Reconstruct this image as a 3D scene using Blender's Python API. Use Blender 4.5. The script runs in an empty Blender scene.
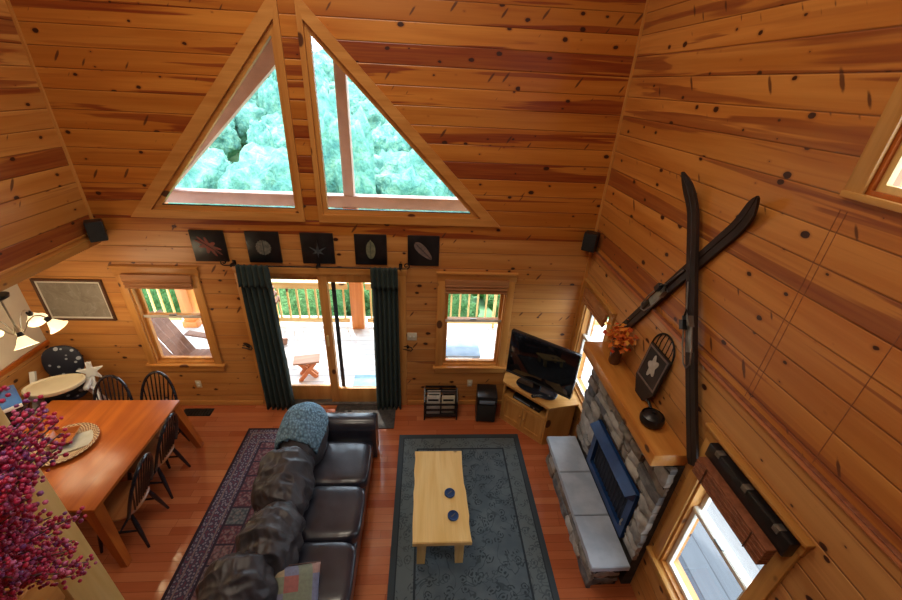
import bpy, bmesh, math, random
from mathutils import Vector, Matrix, noise, geometry
random.seed(7)
C = bpy.context.scene.collection
PI = math.pi
sin, cos = math.sin, math.cos

# ------------------------------------------------------------------ materials
class NT:
    def __init__(s, name):
        s.m = bpy.data.materials.new(name); s.m.use_nodes = True
        s.t = s.m.node_tree; s.t.nodes.clear()
        s.out = s.n('ShaderNodeOutputMaterial'); s.p = s.n('ShaderNodeBsdfPrincipled')
        s.t.links.new(s.p.outputs[0], s.out.inputs[0])
    def n(s, k, **kw):
        nd = s.t.nodes.new(k)
        for a, b in kw.items(): setattr(nd, a, b)
        return nd
    def put(s, sock, v):
        if v is None: return
        if hasattr(v, 'is_output'): s.t.links.new(v, sock)
        else:
            if isinstance(v, (tuple, list)) and len(v) == 3 and sock.type == 'RGBA': v = (*v, 1)
            sock.default_value = v
    def M(s, op, a, b=None, c=None, clamp=False):
        nd = s.n('ShaderNodeMath', operation=op, use_clamp=clamp)
        for i, v in enumerate((a, b, c)): s.put(nd.inputs[i], v)
        return nd.outputs[0]
    def mix(s, f, a, b, mode='MIX'):
        nd = s.n('ShaderNodeMix', data_type='RGBA', blend_type=mode)
        s.put(nd.inputs[0], f); s.put(nd.inputs[6], a); s.put(nd.inputs[7], b)
        return nd.outputs[2]
    def ramp(s, f, stops, interp='LINEAR'):
        nd = s.n('ShaderNodeValToRGB'); e = nd.color_ramp.elements; nd.color_ramp.interpolation = interp
        while len(e) < len(stops): e.new(0.5)
        for i, (p, c) in enumerate(stops): e[i].position = p; e[i].color = (*c, 1)
        s.put(nd.inputs[0], f); return nd.outputs[0]
    def sm(s, v, a, b, lo=0.0, hi=1.0):
        nd = s.n('ShaderNodeMapRange', interpolation_type='SMOOTHSTEP')
        s.put(nd.inputs[0], v); s.put(nd.inputs[1], a); s.put(nd.inputs[2], b); s.put(nd.inputs[3], lo); s.put(nd.inputs[4], hi)
        return nd.outputs[0]
    def obj(s): return s.n('ShaderNodeTexCoord').outputs['Object']
    def sep(s, v):
        nd = s.n('ShaderNodeSeparateXYZ'); s.put(nd.inputs[0], v); return nd.outputs[:3]
    def comb(s, x, y, z=0.0):
        nd = s.n('ShaderNodeCombineXYZ'); s.put(nd.inputs[0], x); s.put(nd.inputs[1], y); s.put(nd.inputs[2], z); return nd.outputs[0]
    def noise(s, v, scale, detail=3, dist=0.0, rough=.5):
        nd = s.n('ShaderNodeTexNoise'); s.put(nd.inputs['Vector'], v); nd.inputs['Scale'].default_value = scale
        nd.inputs['Detail'].default_value = detail; nd.inputs['Distortion'].default_value = dist; nd.inputs['Roughness'].default_value = rough
        return nd.outputs[0]
    def voro(s, v, scale, dim='2D', feat='F1', rnd=1.0):
        nd = s.n('ShaderNodeTexVoronoi', voronoi_dimensions=dim, feature=feat); s.put(nd.inputs['Vector'], v)
        nd.inputs['Scale'].default_value = scale; nd.inputs['Randomness'].default_value = rnd; return nd
    def wn(s, v):
        nd = s.n('ShaderNodeTexWhiteNoise', noise_dimensions='1D'); s.put(nd.inputs['W'], v); return nd.outputs
    def bump(s, h, st=.3, d=.01):
        nd = s.n('ShaderNodeBump'); s.put(nd.inputs['Height'], h); nd.inputs['Strength'].default_value = st; nd.inputs['Distance'].default_value = d
        s.t.links.new(nd.outputs[0], s.p.inputs['Normal'])
    def fin(s, col, rough=.5, metal=0.0, spec=.5, coat=0.0):
        s.put(s.p.inputs['Base Color'], col); s.put(s.p.inputs['Roughness'], rough); s.put(s.p.inputs['Metallic'], metal)
        s.p.inputs['Specular IOR Level'].default_value = spec
        s.p.inputs['Coat Weight'].default_value = coat; s.p.inputs['Coat Roughness'].default_value = .10
        return s.m

def mottled(name, c1, c2, scale=8, rough=.5, metal=0.0, bump=0.0, bscale=60, spec=.5, coat=0.0):
    n = NT(name); o = n.obj()
    col = n.mix(n.sm(n.noise(o, scale), .35, .65), c1, c2)
    if bump: n.bump(n.noise(o, bscale, 4), bump, .005)
    return n.fin(col, rough, metal, spec, coat)

def wood(name, c1, c2, axis=0, rough=.4, knots=True, kc=(.10, .03, .01), kr=.18):
    n = NT(name); o = n.obj(); s = n.sep(o)
    v = [n.M('MULTIPLY', s[i], .8 if i == axis else 9.0) for i in range(3)]
    col = n.mix(n.sm(n.noise(n.comb(*v), 1.3, 4, .6), .3, .7), c1, c2)
    w = [n.M('MULTIPLY', s[i], 4.0 if i == axis else 70.0) for i in range(3)]
    col = n.mix(n.M('MULTIPLY', n.noise(n.comb(*w), 1, 2), .35), col, tuple(x * .55 for x in c2))
    if knots:
        w = [n.M('MULTIPLY', s[i], .6 if i == axis else 1.0) for i in range(3)]
        vo = n.voro(n.comb(*w), 4.5, '3D')
        r = n.M('MULTIPLY', n.sep(vo.outputs['Color'])[0], kr)
        k = n.M('SUBTRACT', 1.0, n.sm(n.M('SUBTRACT', vo.outputs['Distance'], r), -.02, .03))
        col = n.mix(k, col, kc)
    return n.fin(col, rough)

PINE = ((.70, .275, .045), (.53, .165, .020))
def boards(name, al, ac, w, off=0.0, light=PINE[0], mid=PINE[1], streak=(.215, .026, .007), kc=(.045, .011, .006), thr=.55, rough=.38):
    n = NT(name); s = n.sep(n.obj()); a, c = s[al], s[ac]
    q = n.M('DIVIDE', n.M('ADD', c, off), w); idx = n.M('FLOOR', q); fr = n.M('FRACT', q)
    wn = n.wn(idx); rnd = wn[0]
    a2 = n.M('ADD', a, n.M('MULTIPLY', rnd, 47.0))
    col = n.mix(n.sm(n.noise(n.comb(n.M('MULTIPLY', a2, .55), n.M('MULTIPLY', c, 9.0), rnd), 1, 4, .5), .3, .7), light, mid)
    col = n.mix(n.M('MULTIPLY', n.noise(n.comb(n.M('MULTIPLY', a2, 2.5), n.M('MULTIPLY', c, 75.0), rnd), 1, 2), .3), col, tuple(x * .5 for x in mid))
    col = n.mix(n.M('MULTIPLY', n.sep(wn[1])[1], .42), col, tuple(x * .6 for x in mid))
    # red heartwood bands on some of the boards
    sn = n.noise(n.comb(n.M('MULTIPLY', a2, .33), n.M('MULTIPLY', c, 7.0), n.M('MULTIPLY', rnd, 31.0)), 1, 3.5, .35)
    t = n.M('SUBTRACT', thr + .10, n.M('MULTIPLY', n.sep(wn[1])[0], .20))
    st = n.sm(n.M('SUBTRACT', sn, t), 0.0, .03)
    grain = n.sm(n.noise(n.comb(n.M('MULTIPLY', a2, 1.5), n.M('MULTIPLY', c, 45.0), rnd), 1, 3), .25, .75, .65, 1.0)
    col = n.mix(n.M('MULTIPLY', st, n.M('MULTIPLY', grain, .9)), col, streak)
    s2 = n.noise(n.comb(n.M('MULTIPLY', a2, .6), n.M('MULTIPLY', c, 16.0), n.M('MULTIPLY', rnd, 11.0)), 1, 3, .4)
    col = n.mix(n.M('MULTIPLY', n.sm(s2, .55, .66), .5), col, tuple(.5 * x + .5 * y for x, y in zip(streak, mid)))
    # round knots
    vo = n.voro(n.comb(n.M('MULTIPLY', a2, 1.0), n.M('MULTIPLY', c, 1.5)), 4.0)
    cs = n.sep(vo.outputs['Color'])
    r = n.M('SUBTRACT', n.M('MULTIPLY', cs[0], .24), .10)
    wob = n.M('MULTIPLY', n.noise(n.comb(n.M('MULTIPLY', a2, 24.0), n.M('MULTIPLY', c, 24.0)), 1, 3), .09)
    dd = n.M('SUBTRACT', n.M('ADD', vo.outputs['Distance'], wob), r)
    halo = n.M('SUBTRACT', 1.0, n.sm(dd, .0, .11)); k = n.M('SUBTRACT', 1.0, n.sm(dd, .01, .03))
    col = n.mix(n.M('MULTIPLY', halo, .45), col, streak); col = n.mix(k, col, kc)
    # slanted spike knots
    vo = n.voro(n.comb(n.M('ADD', n.M('MULTIPLY', a2, 2.4), n.M('MULTIPLY', c, -1.6)), n.M('MULTIPLY', c, .75)), 2.6)
    cs = n.sep(vo.outputs['Color'])
    r = n.M('SUBTRACT', n.M('MULTIPLY', cs[1], .19), .085)
    k = n.M('SUBTRACT', 1.0, n.sm(n.M('SUBTRACT', n.M('ADD', vo.outputs['Distance'], n.M('MULTIPLY', wob, .8)), r), -.0, .05))
    col = n.mix(n.M('MULTIPLY', k, .85), col, tuple(x * 1.6 for x in kc))
    d = n.M('MULTIPLY', n.M('MINIMUM', fr, n.M('SUBTRACT', 1.0, fr)), w)
    g = n.M('SUBTRACT', 1.0, n.sm(d, .0015, .0045))
    col = n.mix(n.M('MULTIPLY', g, .62), col, (.10, .025, .006))
    n.bump(n.sm(d, .0, .008), .6, .006)
    return n.fin(col, rough)

def strip_floor(name, al, ac, w, L, cols, rough=.3, gap=.002, gapc=(.06, .014, .006)):
    n = NT(name); s = n.sep(n.obj()); a, c = s[al], s[ac]
    q = n.M('DIVIDE', c, w); idx = n.M('FLOOR', q); fr = n.M('FRACT', q); rnd = n.wn(idx)[0]
    q2 = n.M('DIVIDE', n.M('ADD', a, n.M('MULTIPLY', rnd, L * 9)), L); i2 = n.M('FLOOR', q2); fr2 = n.M('FRACT', q2)
    r2 = n.wn(n.M('ADD', n.M('MULTIPLY', idx, 7.31), n.M('MULTIPLY', i2, 3.77)))[0]
    col = n.ramp(r2, [(0, cols[0]), (.5, cols[1]), (1, cols[2])])
    gr = n.noise(n.comb(n.M('MULTIPLY', a, 3.0), n.M('MULTIPLY', c, 55.0), r2), 1, 3, .4)
    col = n.mix(n.M('MULTIPLY', gr, .45), col, tuple(x * .55 for x in cols[0]))
    d = n.M('MULTIPLY', n.M('MINIMUM', fr, n.M('SUBTRACT', 1.0, fr)), w)
    d2 = n.M('MULTIPLY', n.M('MINIMUM', fr2, n.M('SUBTRACT', 1.0, fr2)), L)
    g = n.M('SUBTRACT', 1.0, n.sm(n.M('MINIMUM', d, d2), gap * .4, gap))
    col = n.mix(n.M('MULTIPLY', g, .7), col, gapc)
    return n.fin(col, rough, coat=.6 if L < 2 else 0)

def glass(name, tint=(1, 1, 1)):
    n = NT(name); n.t.nodes.remove(n.p)
    tr = n.n('ShaderNodeBsdfTransparent'); tr.inputs[0].default_value = (*tint, 1)
    gl = n.n('ShaderNodeBsdfGlossy'); gl.inputs['Roughness'].default_value = .02
    g = n.n('ShaderNodeNewGeometry'); dt = n.n('ShaderNodeVectorMath', operation='DOT_PRODUCT'); n.put(dt.inputs[0], g.outputs['Incoming']); n.put(dt.inputs[1], g.outputs['Normal'])
    fr = n.M('ADD', .02, n.M('MULTIPLY', .8, n.M('POWER', n.M('SUBTRACT', 1.0, n.M('ABSOLUTE', dt.outputs['Value'])), 5.0)))
    mx = n.n('ShaderNodeMixShader'); n.t.links.new(fr, mx.inputs[0]); n.t.links.new(tr.outputs[0], mx.inputs[1]); n.t.links.new(gl.outputs[0], mx.inputs[2])
    n.t.links.new(mx.outputs[0], n.out.inputs[0]); return n.m

def glow(name, col, st, base=(.9, .85, .75)):
    n = NT(name); n.fin(base, .4)
    n.p.inputs['Emission Color'].default_value = (*col, 1); n.p.inputs['Emission Strength'].default_value = st
    return n.m

M = {}
M['wall_x'] = boards('pine boards along x', 0, 2, .167, .05, thr=.535, streak=(.19, .017, .005))
M['wall_x_low'] = boards('pine boards low along x', 0, 2, .193, .03, thr=.70, light=(.72, .345, .10), mid=(.56, .215, .048), streak=(.26, .06, .016))  # same pine as above; daylight on the lower wall put into a paler colour
M['wall_y'] = boards('pine boards along y', 1, 2, .167, .05, thr=.545, light=(.71, .305, .068), mid=(.53, .18, .029), streak=(.23, .05, .014))
M['wall_y_left'] = boards('pine boards left along y', 1, 2, .167, .05, thr=.535, light=(.74, .35, .09), mid=(.56, .205, .038), streak=(.21, .03, .008))
M['wall_y_low'] = boards('pine boards low along y', 1, 2, .193, .03, thr=.70, light=(.67, .335, .11), mid=(.52, .225, .06), streak=(.27, .09, .03))  # same pine again, daylight low down put into its greyer tone
M['ceil'] = boards('pine ceiling boards', 1, 0, .167, .05)
M['floor'] = strip_floor('cherry strip floor', 0, 1, .083, 1.3, ((.40, .095, .032), (.49, .135, .046), (.57, .185, .068)), .25)
M['deck'] = strip_floor('grey deck planks', 0, 1, .14, 3.6, ((.66, .65, .64), (.72, .71, .70), (.78, .77, .75)), .7, .006, (.12, .11, .10))
M['sidedeck'] = strip_floor('blue grey side deck', 1, 0, .24, 4.0, ((.045, .055, .075), (.10, .115, .135), (.19, .195, .20)), .7, .01, (.02, .02, .025))  # shade beyond the side window put into the darkened plank colour
for i, ax in enumerate('xyz'): M['pine_' + ax] = wood('varnished pine ' + ax, (.70, .33, .085), (.55, .22, .045), i, .38)
for i, ax in enumerate('xyz'): M['oak_' + ax] = wood('orange oak ' + ax, (.54, .145, .020), (.39, .088, .012), i, .3, False)
for i, ax in enumerate('xyz'): M['pale_' + ax] = wood('pale pine ' + ax, (.84, .60, .25), (.74, .47, .15), i, .38, True, (.10, .03, .01), .30)
for i, ax in enumerate('xyz'): M['honey_' + ax] = wood('honey pine ' + ax, (.68, .36, .105), (.55, .255, .06), i, .35); M['trim_' + ax] = wood('pine trim ' + ax, (.62, .315, .085), (.48, .215, .045), i, .4)
for i, ax in enumerate('xyz'): M['red_' + ax] = wood('weathered red timber ' + ax, (.62, .22, .07), (.48, .15, .05), i, .6, False)
M['mantel'] = wood('mantel pine', (.68, .30, .065), (.52, .185, .032), 1, .3)
M['plaster'] = mottled('cream plaster', (.70, .62, .48), (.66, .58, .45), 5, .8, bump=.1)
M['black'] = mottled('black paint', (.006, .006, .007), (.011, .011, .013), 9, .35)
M['blackgloss'] = mottled('glossy black plastic', (.006, .008, .01), (.014, .014, .018), 5, .12)
M['blackfab'] = mottled('black grille cloth', (.012, .012, .012), (.022, .022, .022), 200, .9, bump=.3, bscale=300)
M['iron'] = mottled('wrought iron', (.018, .016, .015), (.035, .03, .028), 20, .5, .7, bump=.3)
M['white'] = mottled('white plastic', (.80, .80, .76), (.74, .74, .70), 6, .4)
M['vinyl'] = mottled('cream window vinyl', (.72, .68, .60), (.66, .62, .54), 6, .4)
M['cream'] = mottled('cream tray plastic', (.70, .62, .44), (.64, .55, .38), 4, .35)
M['blue'] = mottled('blue plastic', (.03, .10, .32), (.04, .14, .40), 5, .3)
M['screen'] = mottled('television glass', (.004, .004, .006), (.006, .006, .008), 3, .06, spec=.6)
M['leather'] = mottled('dark brown leather', (.015, .015, .022), (.027, .026, .036), 5, .30, bump=.25, bscale=90, coat=.35)  # blue of the reflected sky put into the dark brown base
M['suede'] = mottled('dark brown suede', (.027, .024, .028), (.046, .041, .045), 7, .45, bump=.2, bscale=50)
M['firebox'] = mottled('sky tinted dark blue', (.009, .036, .12), (.014, .050, .16), 8, .32, .2)  # sky reflection put into black metal's colour; also the blue of the coasters
M['soot'] = mottled('sooty firebox', (.008, .010, .02), (.018, .02, .035), 12, .6)
M['slate'] = mottled('blue grey flagstone', (.32, .37, .43), (.41, .46, .52), 5, .38, bump=.35, bscale=18)
for i, (a, b) in enumerate([((.17, .16, .145), (.30, .28, .25)), ((.09, .09, .095), (.17, .165, .16)), ((.30, .28, .25), (.42, .40, .36)), ((.15, .12, .095), (.25, .21, .17))]):
    M['stone%d' % i] = mottled('ledge stone %d' % i, a, b, 11, .75, bump=.8, bscale=22)
M['mortar'] = mottled('dark mortar', (.035, .032, .03), (.06, .055, .05), 20, .9, bump=.5)
M['brass'] = mottled('brushed nickel', (.50, .44, .34), (.58, .52, .42), 10, .3, .9)
M['shade'] = glow('frosted shade glass', (1.0, .78, .40), 1.25)
M['glass'] = glass('window glass')
M['map'] = None
M['truss'] = mottled('hazy pinkish timber', (.50, .33, .27), (.42, .27, .22), 3, .7)  # sunlight and haze put into the timber's pale colour
M['postorange'] = wood('orange stained post', (.74, .27, .06), (.62, .20, .035), 2, .5, False)
M['ashwood'] = wood('weathered deck chair wood', (.36, .19, .12), (.26, .13, .08), 0, .6, False)
M['leafgreen'] = None

def curtain_mat():
    n = NT('dark green curtain'); o = n.obj()
    col = n.mix(n.noise(o, 14), (.018, .032, .028), (.034, .054, .047)); n.bump(n.noise(o, 160, 2), .25, .003)
    return n.fin(col, .85)
M['curtain'] = curtain_mat()
def knit():
    n = NT('blue grey knit'); o = n.obj(); s = n.sep(o)
    vo = n.voro(n.comb(n.M('MULTIPLY', s[0], 1.0), n.M('MULTIPLY', s[1], .7), s[2]), 45, '3D')
    col = n.ramp(vo.outputs['Distance'], [(0, (.20, .34, .42)), (.5, (.11, .20, .27)), (1, (.04, .08, .12))])
    n.bump(n.M('SUBTRACT', 1.0, vo.outputs['Distance']), .9, .02)
    return n.fin(col, .9)
M['knit'] = knit()
def plaid():
    n = NT('patchwork cloth'); s = n.sep(n.obj())
    a = n.M('FLOOR', n.M('MULTIPLY', n.M('ADD', s[0], 3.0), 9.0)); b = n.M('FLOOR', n.M('MULTIPLY', n.M('ADD', s[1], 3.0), 9.0))
    r = n.wn(n.M('ADD', n.M('MULTIPLY', a, 13.1), n.M('MULTIPLY', b, 7.7)))[0]
    col = n.ramp(r, [(0, (.42, .14, .12)), (.2, (.45, .36, .22)), (.4, (.22, .24, .36)), (.6, (.46, .27, .22)), (.8, (.25, .29, .20)), (1, (.5, .42, .33))], 'CONSTANT')
    col = n.mix(n.M('MULTIPLY', n.noise(n.obj(), 40), .6), col, (.08, .06, .06))
    return n.fin(col, .9)
M['plaid'] = plaid()
def persian(cx, cy, hw, hl):
    n = NT('persian rug'); s = n.sep(n.obj())
    x = n.M('SUBTRACT', s[0], cx); y = n.M('SUBTRACT', s[1], cy)
    e = n.M('MINIMUM', n.M('SUBTRACT', hw, n.M('ABSOLUTE', x)), n.M('SUBTRACT', hl, n.M('ABSOLUTE', y)))
    u = n.M('MULTIPLY', x, 5.2); v = n.M('MULTIPLY', y, 5.2)
    r = n.wn(n.M('ADD', n.M('MULTIPLY', n.M('FLOOR', u), 5.3), n.M('MULTIPLY', n.M('FLOOR', v), 9.7)))[0]
    cell = n.ramp(r, [(0, (.15, .045, .055)), (.3, (.05, .07, .095)), (.5, (.20, .10, .10)), (.68, (.09, .12, .13)), (.84, (.20, .15, .14))], 'CONSTANT')
    fu = n.M('ABSOLUTE', n.M('SUBTRACT', n.M('FRACT', u), .5)); fv = n.M('ABSOLUTE', n.M('SUBTRACT', n.M('FRACT', v), .5))
    dia = n.M('ADD', fu, fv)
    cell = n.mix(n.M('MULTIPLY', n.M('LESS_THAN', n.M('ABSOLUTE', n.M('SUBTRACT', dia, .28)), .06), .55), cell, (.26, .20, .19))
    vm = n.voro(n.comb(x, y), 30).outputs['Distance']
    cell = n.mix(n.M('MULTIPLY', n.M('LESS_THAN', vm, .28), .45), cell, (.24, .20, .22)); cell = n.mix(n.M('MULTIPLY', n.M('GREATER_THAN', vm, .55), .6), cell, (.03, .03, .05))
    cell = n.mix(n.M('GREATER_THAN', n.M('MAXIMUM', fu, fv), .45), cell, (.03, .02, .035))
    vo = n.voro(n.comb(x, y), 33)
    bord = n.ramp(vo.outputs['Distance'], [(0, (.24, .21, .26)), (.3, (.055, .05, .085)), (.62, (.13, .045, .075)), (1, (.02, .02, .04))], 'CONSTANT')
    col = n.mix(n.M('GREATER_THAN', e, .235), bord, cell)
    for w0, w1, cc in ((.0, .03, (.022, .010, .016)), (.075, .09, (.22, .16, .16)), (.19, .205, (.2, .15, .15)), (.225, .238, (.02, .015, .03))):
        col = n.mix(n.M('MULTIPLY', n.M('GREATER_THAN', e, w0), n.M('LESS_THAN', e, w1)), col, cc)
    col = n.mix(n.M('MULTIPLY', n.noise(n.obj(), 120, 2), .4), col, (.06, .04, .05))
    n.bump(n.noise(n.obj(), 300, 2), .3, .003)
    return n.fin(col, .95, spec=.2)
def blue_rug(cx, cy, hw, hl):
    n = NT('slate blue rug'); s = n.sep(n.obj())
    x = n.M('SUBTRACT', s[0], cx); y = n.M('SUBTRACT', s[1], cy)
    e = n.M('MINIMUM', n.M('SUBTRACT', hw, n.M('ABSOLUTE', x)), n.M('SUBTRACT', hl, n.M('ABSOLUTE', y)))
    base = n.mix(n.sm(n.noise(n.obj(), 5), .3, .7), (.075, .100, .118), (.105, .135, .152))
    w = n.noise(n.comb(x, y), 7, 3); vo = n.voro(n.comb(n.M('ADD', x, n.M('MULTIPLY', w, .1)), n.M('ADD', y, n.M('MULTIPLY', w, .1))), 8.5)
    d = vo.outputs['Distance']
    ring = n.M('SUBTRACT', 1.0, n.sm(n.M('ABSOLUTE', n.M('SUBTRACT', d, .27)), .02, .06))
    ring = n.M('MULTIPLY', ring, n.M('GREATER_THAN', n.noise(n.comb(x, y), 22, 2), .47))
    petal = n.M('SUBTRACT', 1.0, n.sm(d, .07, .13)); mot = n.M('MAXIMUM', ring, petal)
    vine = n.M('SUBTRACT', 1.0, n.sm(n.M('ABSOLUTE', n.M('SUBTRACT', n.noise(n.comb(x, y), 5, 2, 1.2), .5)), .008, .02))
    mot = n.M('MAXIMUM', mot, n.M('MULTIPLY', vine, .7))
    col = n.mix(n.M('MULTIPLY', mot, .85), base, (.024, .035, .043))
    col = n.mix(n.M('MULTIPLY', n.M('GREATER_THAN', e, .06), n.M('LESS_THAN', e, .235)), col, n.mix(n.M('MULTIPLY', mot, .65), (.115, .142, .150), (.036, .048, .056)))
    for w0, w1, cc in ((.0, .055, (.048, .062, .072)), (.055, .067, (.028, .036, .044)), (.225, .245, (.026, .034, .042))):
        col = n.mix(n.M('MULTIPLY', n.M('GREATER_THAN', e, w0), n.M('LESS_THAN', e, w1)), col, cc)
    n.bump(n.noise(n.obj(), 260, 2), .35, .003)
    return n.fin(col, .95, spec=.2)
def map_mat():
    n = NT('printed map'); o = n.obj()
    col = n.ramp(n.noise(o, 5, 8, .8, .7), [(.3, (.16, .13, .10)), (.5, (.24, .21, .17)), (.7, (.30, .26, .21))])
    l = n.M('SUBTRACT', 1.0, n.sm(n.M('ABSOLUTE', n.M('SUBTRACT', n.noise(o, 4, 6, .5), .5)), .0, .012))
    return n.fin(n.mix(n.M('MULTIPLY', l, .5), col, (.36, .34, .30)), .35)
M['map'] = map_mat()
def foliage(name, a, b, c, sc):
    n = NT(name); o = n.obj(); inf = n.n('ShaderNodeObjectInfo').outputs['Random']
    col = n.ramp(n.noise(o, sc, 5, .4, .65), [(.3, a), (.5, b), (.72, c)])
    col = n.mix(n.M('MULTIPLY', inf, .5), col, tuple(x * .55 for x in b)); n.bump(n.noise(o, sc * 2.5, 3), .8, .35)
    return n.fin(col, .8, spec=.2)
M['tree'] = foliage('hazy leaf mass', (.030, .13, .12), (.115, .28, .21), (.30, .48, .31), 1.5)  # haze, cyan shadows and sunny highlights put into the leaf colours
M['bush'] = foliage('bright leaf mass', (.035, .11, .03), (.09, .22, .06), (.19, .33, .12), 2.5)
M['bark'] = mottled('grey bark', (.12, .10, .08), (.20, .17, .14), 6, .9, bump=.6)
M['grass'] = mottled('hill grass', (.08, .19, .06), (.15, .27, .11), .5, .9)
def dots():
    n = NT('navy cloth with pale dots'); vo = n.voro(n.obj(), 13, '3D')
    r = n.M('ADD', .05, n.M('MULTIPLY', n.sep(vo.outputs['Color'])[0], .27))
    k = n.M('SUBTRACT', 1.0, n.sm(n.M('SUBTRACT', vo.outputs['Distance'], r), -.04, .04))
    return n.fin(n.mix(k, (.008, .010, .022), (.34, .37, .42)), .6)
M['dots'] = dots()
def berry_mat():
    n = NT('berries'); g = n.n('ShaderNodeNewGeometry').outputs['Random Per Island']
    col = n.ramp(g, [(0, (.40, .012, .040)), (.25, (.58, .035, .11)), (.45, (.32, .010, .06)), (.6, (.62, .14, .27)), (.82, (.18, .04, .20)), (1, (.42, .015, .03))])
    return n.fin(col, .28)
M['berry'] = berry_mat()
def rattan():
    n = NT('woven rattan'); s = n.sep(n.obj())
    r = n.M('SQRT', n.M('ADD', n.M('MULTIPLY', s[0], s[0]), n.M('MULTIPLY', s[1], s[1]))); th = n.M('ARCTAN2', s[1], s[0])
    k = n.M('MULTIPLY', n.M('SINE', n.M('MULTIPLY', th, 40.0)), n.M('SINE', n.M('MULTIPLY', r, 260.0)))
    rim = n.sm(r, .165, .19)
    col = n.mix(n.sm(k, -.4, .4), (.55, .40, .24), n.mix(rim, (.42, .30, .17), (.16, .06, .03)))
    n.bump(k, .4, .004); return n.fin(col, .6)
M['rattan'] = rattan()
M['gridiron'] = mottled('gunmetal', (.20, .20, .19), (.30, .30, .28), 12, .35, .8)
M['ski'] = wood('dark ski wood', (.010, .006, .005), (.026, .010, .007), 2, .6, False)
M['brownpot'] = mottled('dark brown glaze', (.07, .028, .014), (.12, .045, .02), 6, .3)
def leafy():
    n = NT('autumn leaves'); g = n.n('ShaderNodeNewGeometry').outputs['Random Per Island']
    return n.fin(n.ramp(g, [(0, (.62, .05, .010)), (.35, (.80, .24, .02)), (.6, (.48, .03, .010)), (.8, (.85, .38, .04)), (1, (.62, .12, .02))]), .6)
M['autumn'] = leafy()
M['bamboo'] = mottled('red brown slats', (.20, .065, .028), (.28, .10, .045), 30, .5, bump=.3)
M['steelblue'] = mottled('steel blue insert', (.16, .24, .34), (.22, .30, .40), 6, .35)
M['paper'] = mottled('printed paper', (.62, .58, .50), (.50, .47, .42), 12, .6)
M['paper2'] = mottled('printed cover', (.50, .42, .32), (.62, .56, .40), 9, .5)
M['leaf_red'] = mottled('painted red leaf', (.25, .045, .03), (.16, .07, .05), 30, .7)
M['leaf_grey'] = mottled('painted grey leaf', (.16, .15, .12), (.09, .09, .075), 30, .7)
M['leaf_blue'] = mottled('painted blue grey leaf', (.05, .065, .075), (.08, .09, .10), 30, .7)
M['leaf_green'] = mottled('painted olive leaf', (.14, .15, .085), (.20, .20, .12), 30, .7)
M['leaf_brown'] = mottled('painted tan leaf', (.13, .10, .09), (.19, .13, .11), 30, .7)
M['mat'] = mottled('charcoal doormat', (.035, .032, .03), (.07, .062, .055), 30, .95, bump=.6, bscale=120)
M['chairblack'] = mottled('black lacquer', (.010, .010, .014), (.016, .016, .022), 9, .22)
M['seatwood'] = wood('brown chair seat wood', (.42, .17, .055), (.30, .10, .03), 0, .35, False)
M['placemat'] = mottled('grey green placemat', (.40, .38, .30), (.47, .45, .37), 10, .7)
M['emblem'] = mottled('pale emblem paint', (.50, .47, .42), (.40, .37, .33), 25, .6)
M['bluemat'] = mottled('light blue mat', (.22, .40, .52), (.28, .46, .58), 8, .8)
M['blindwood'] = wood('rolled blind wood', (.46, .20, .075), (.36, .14, .045), 0, .5, False)
M['bowl'] = wood('amber wooden bowl', (.45, .15, .035), (.32, .09, .02), 0, .3, False)

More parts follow.
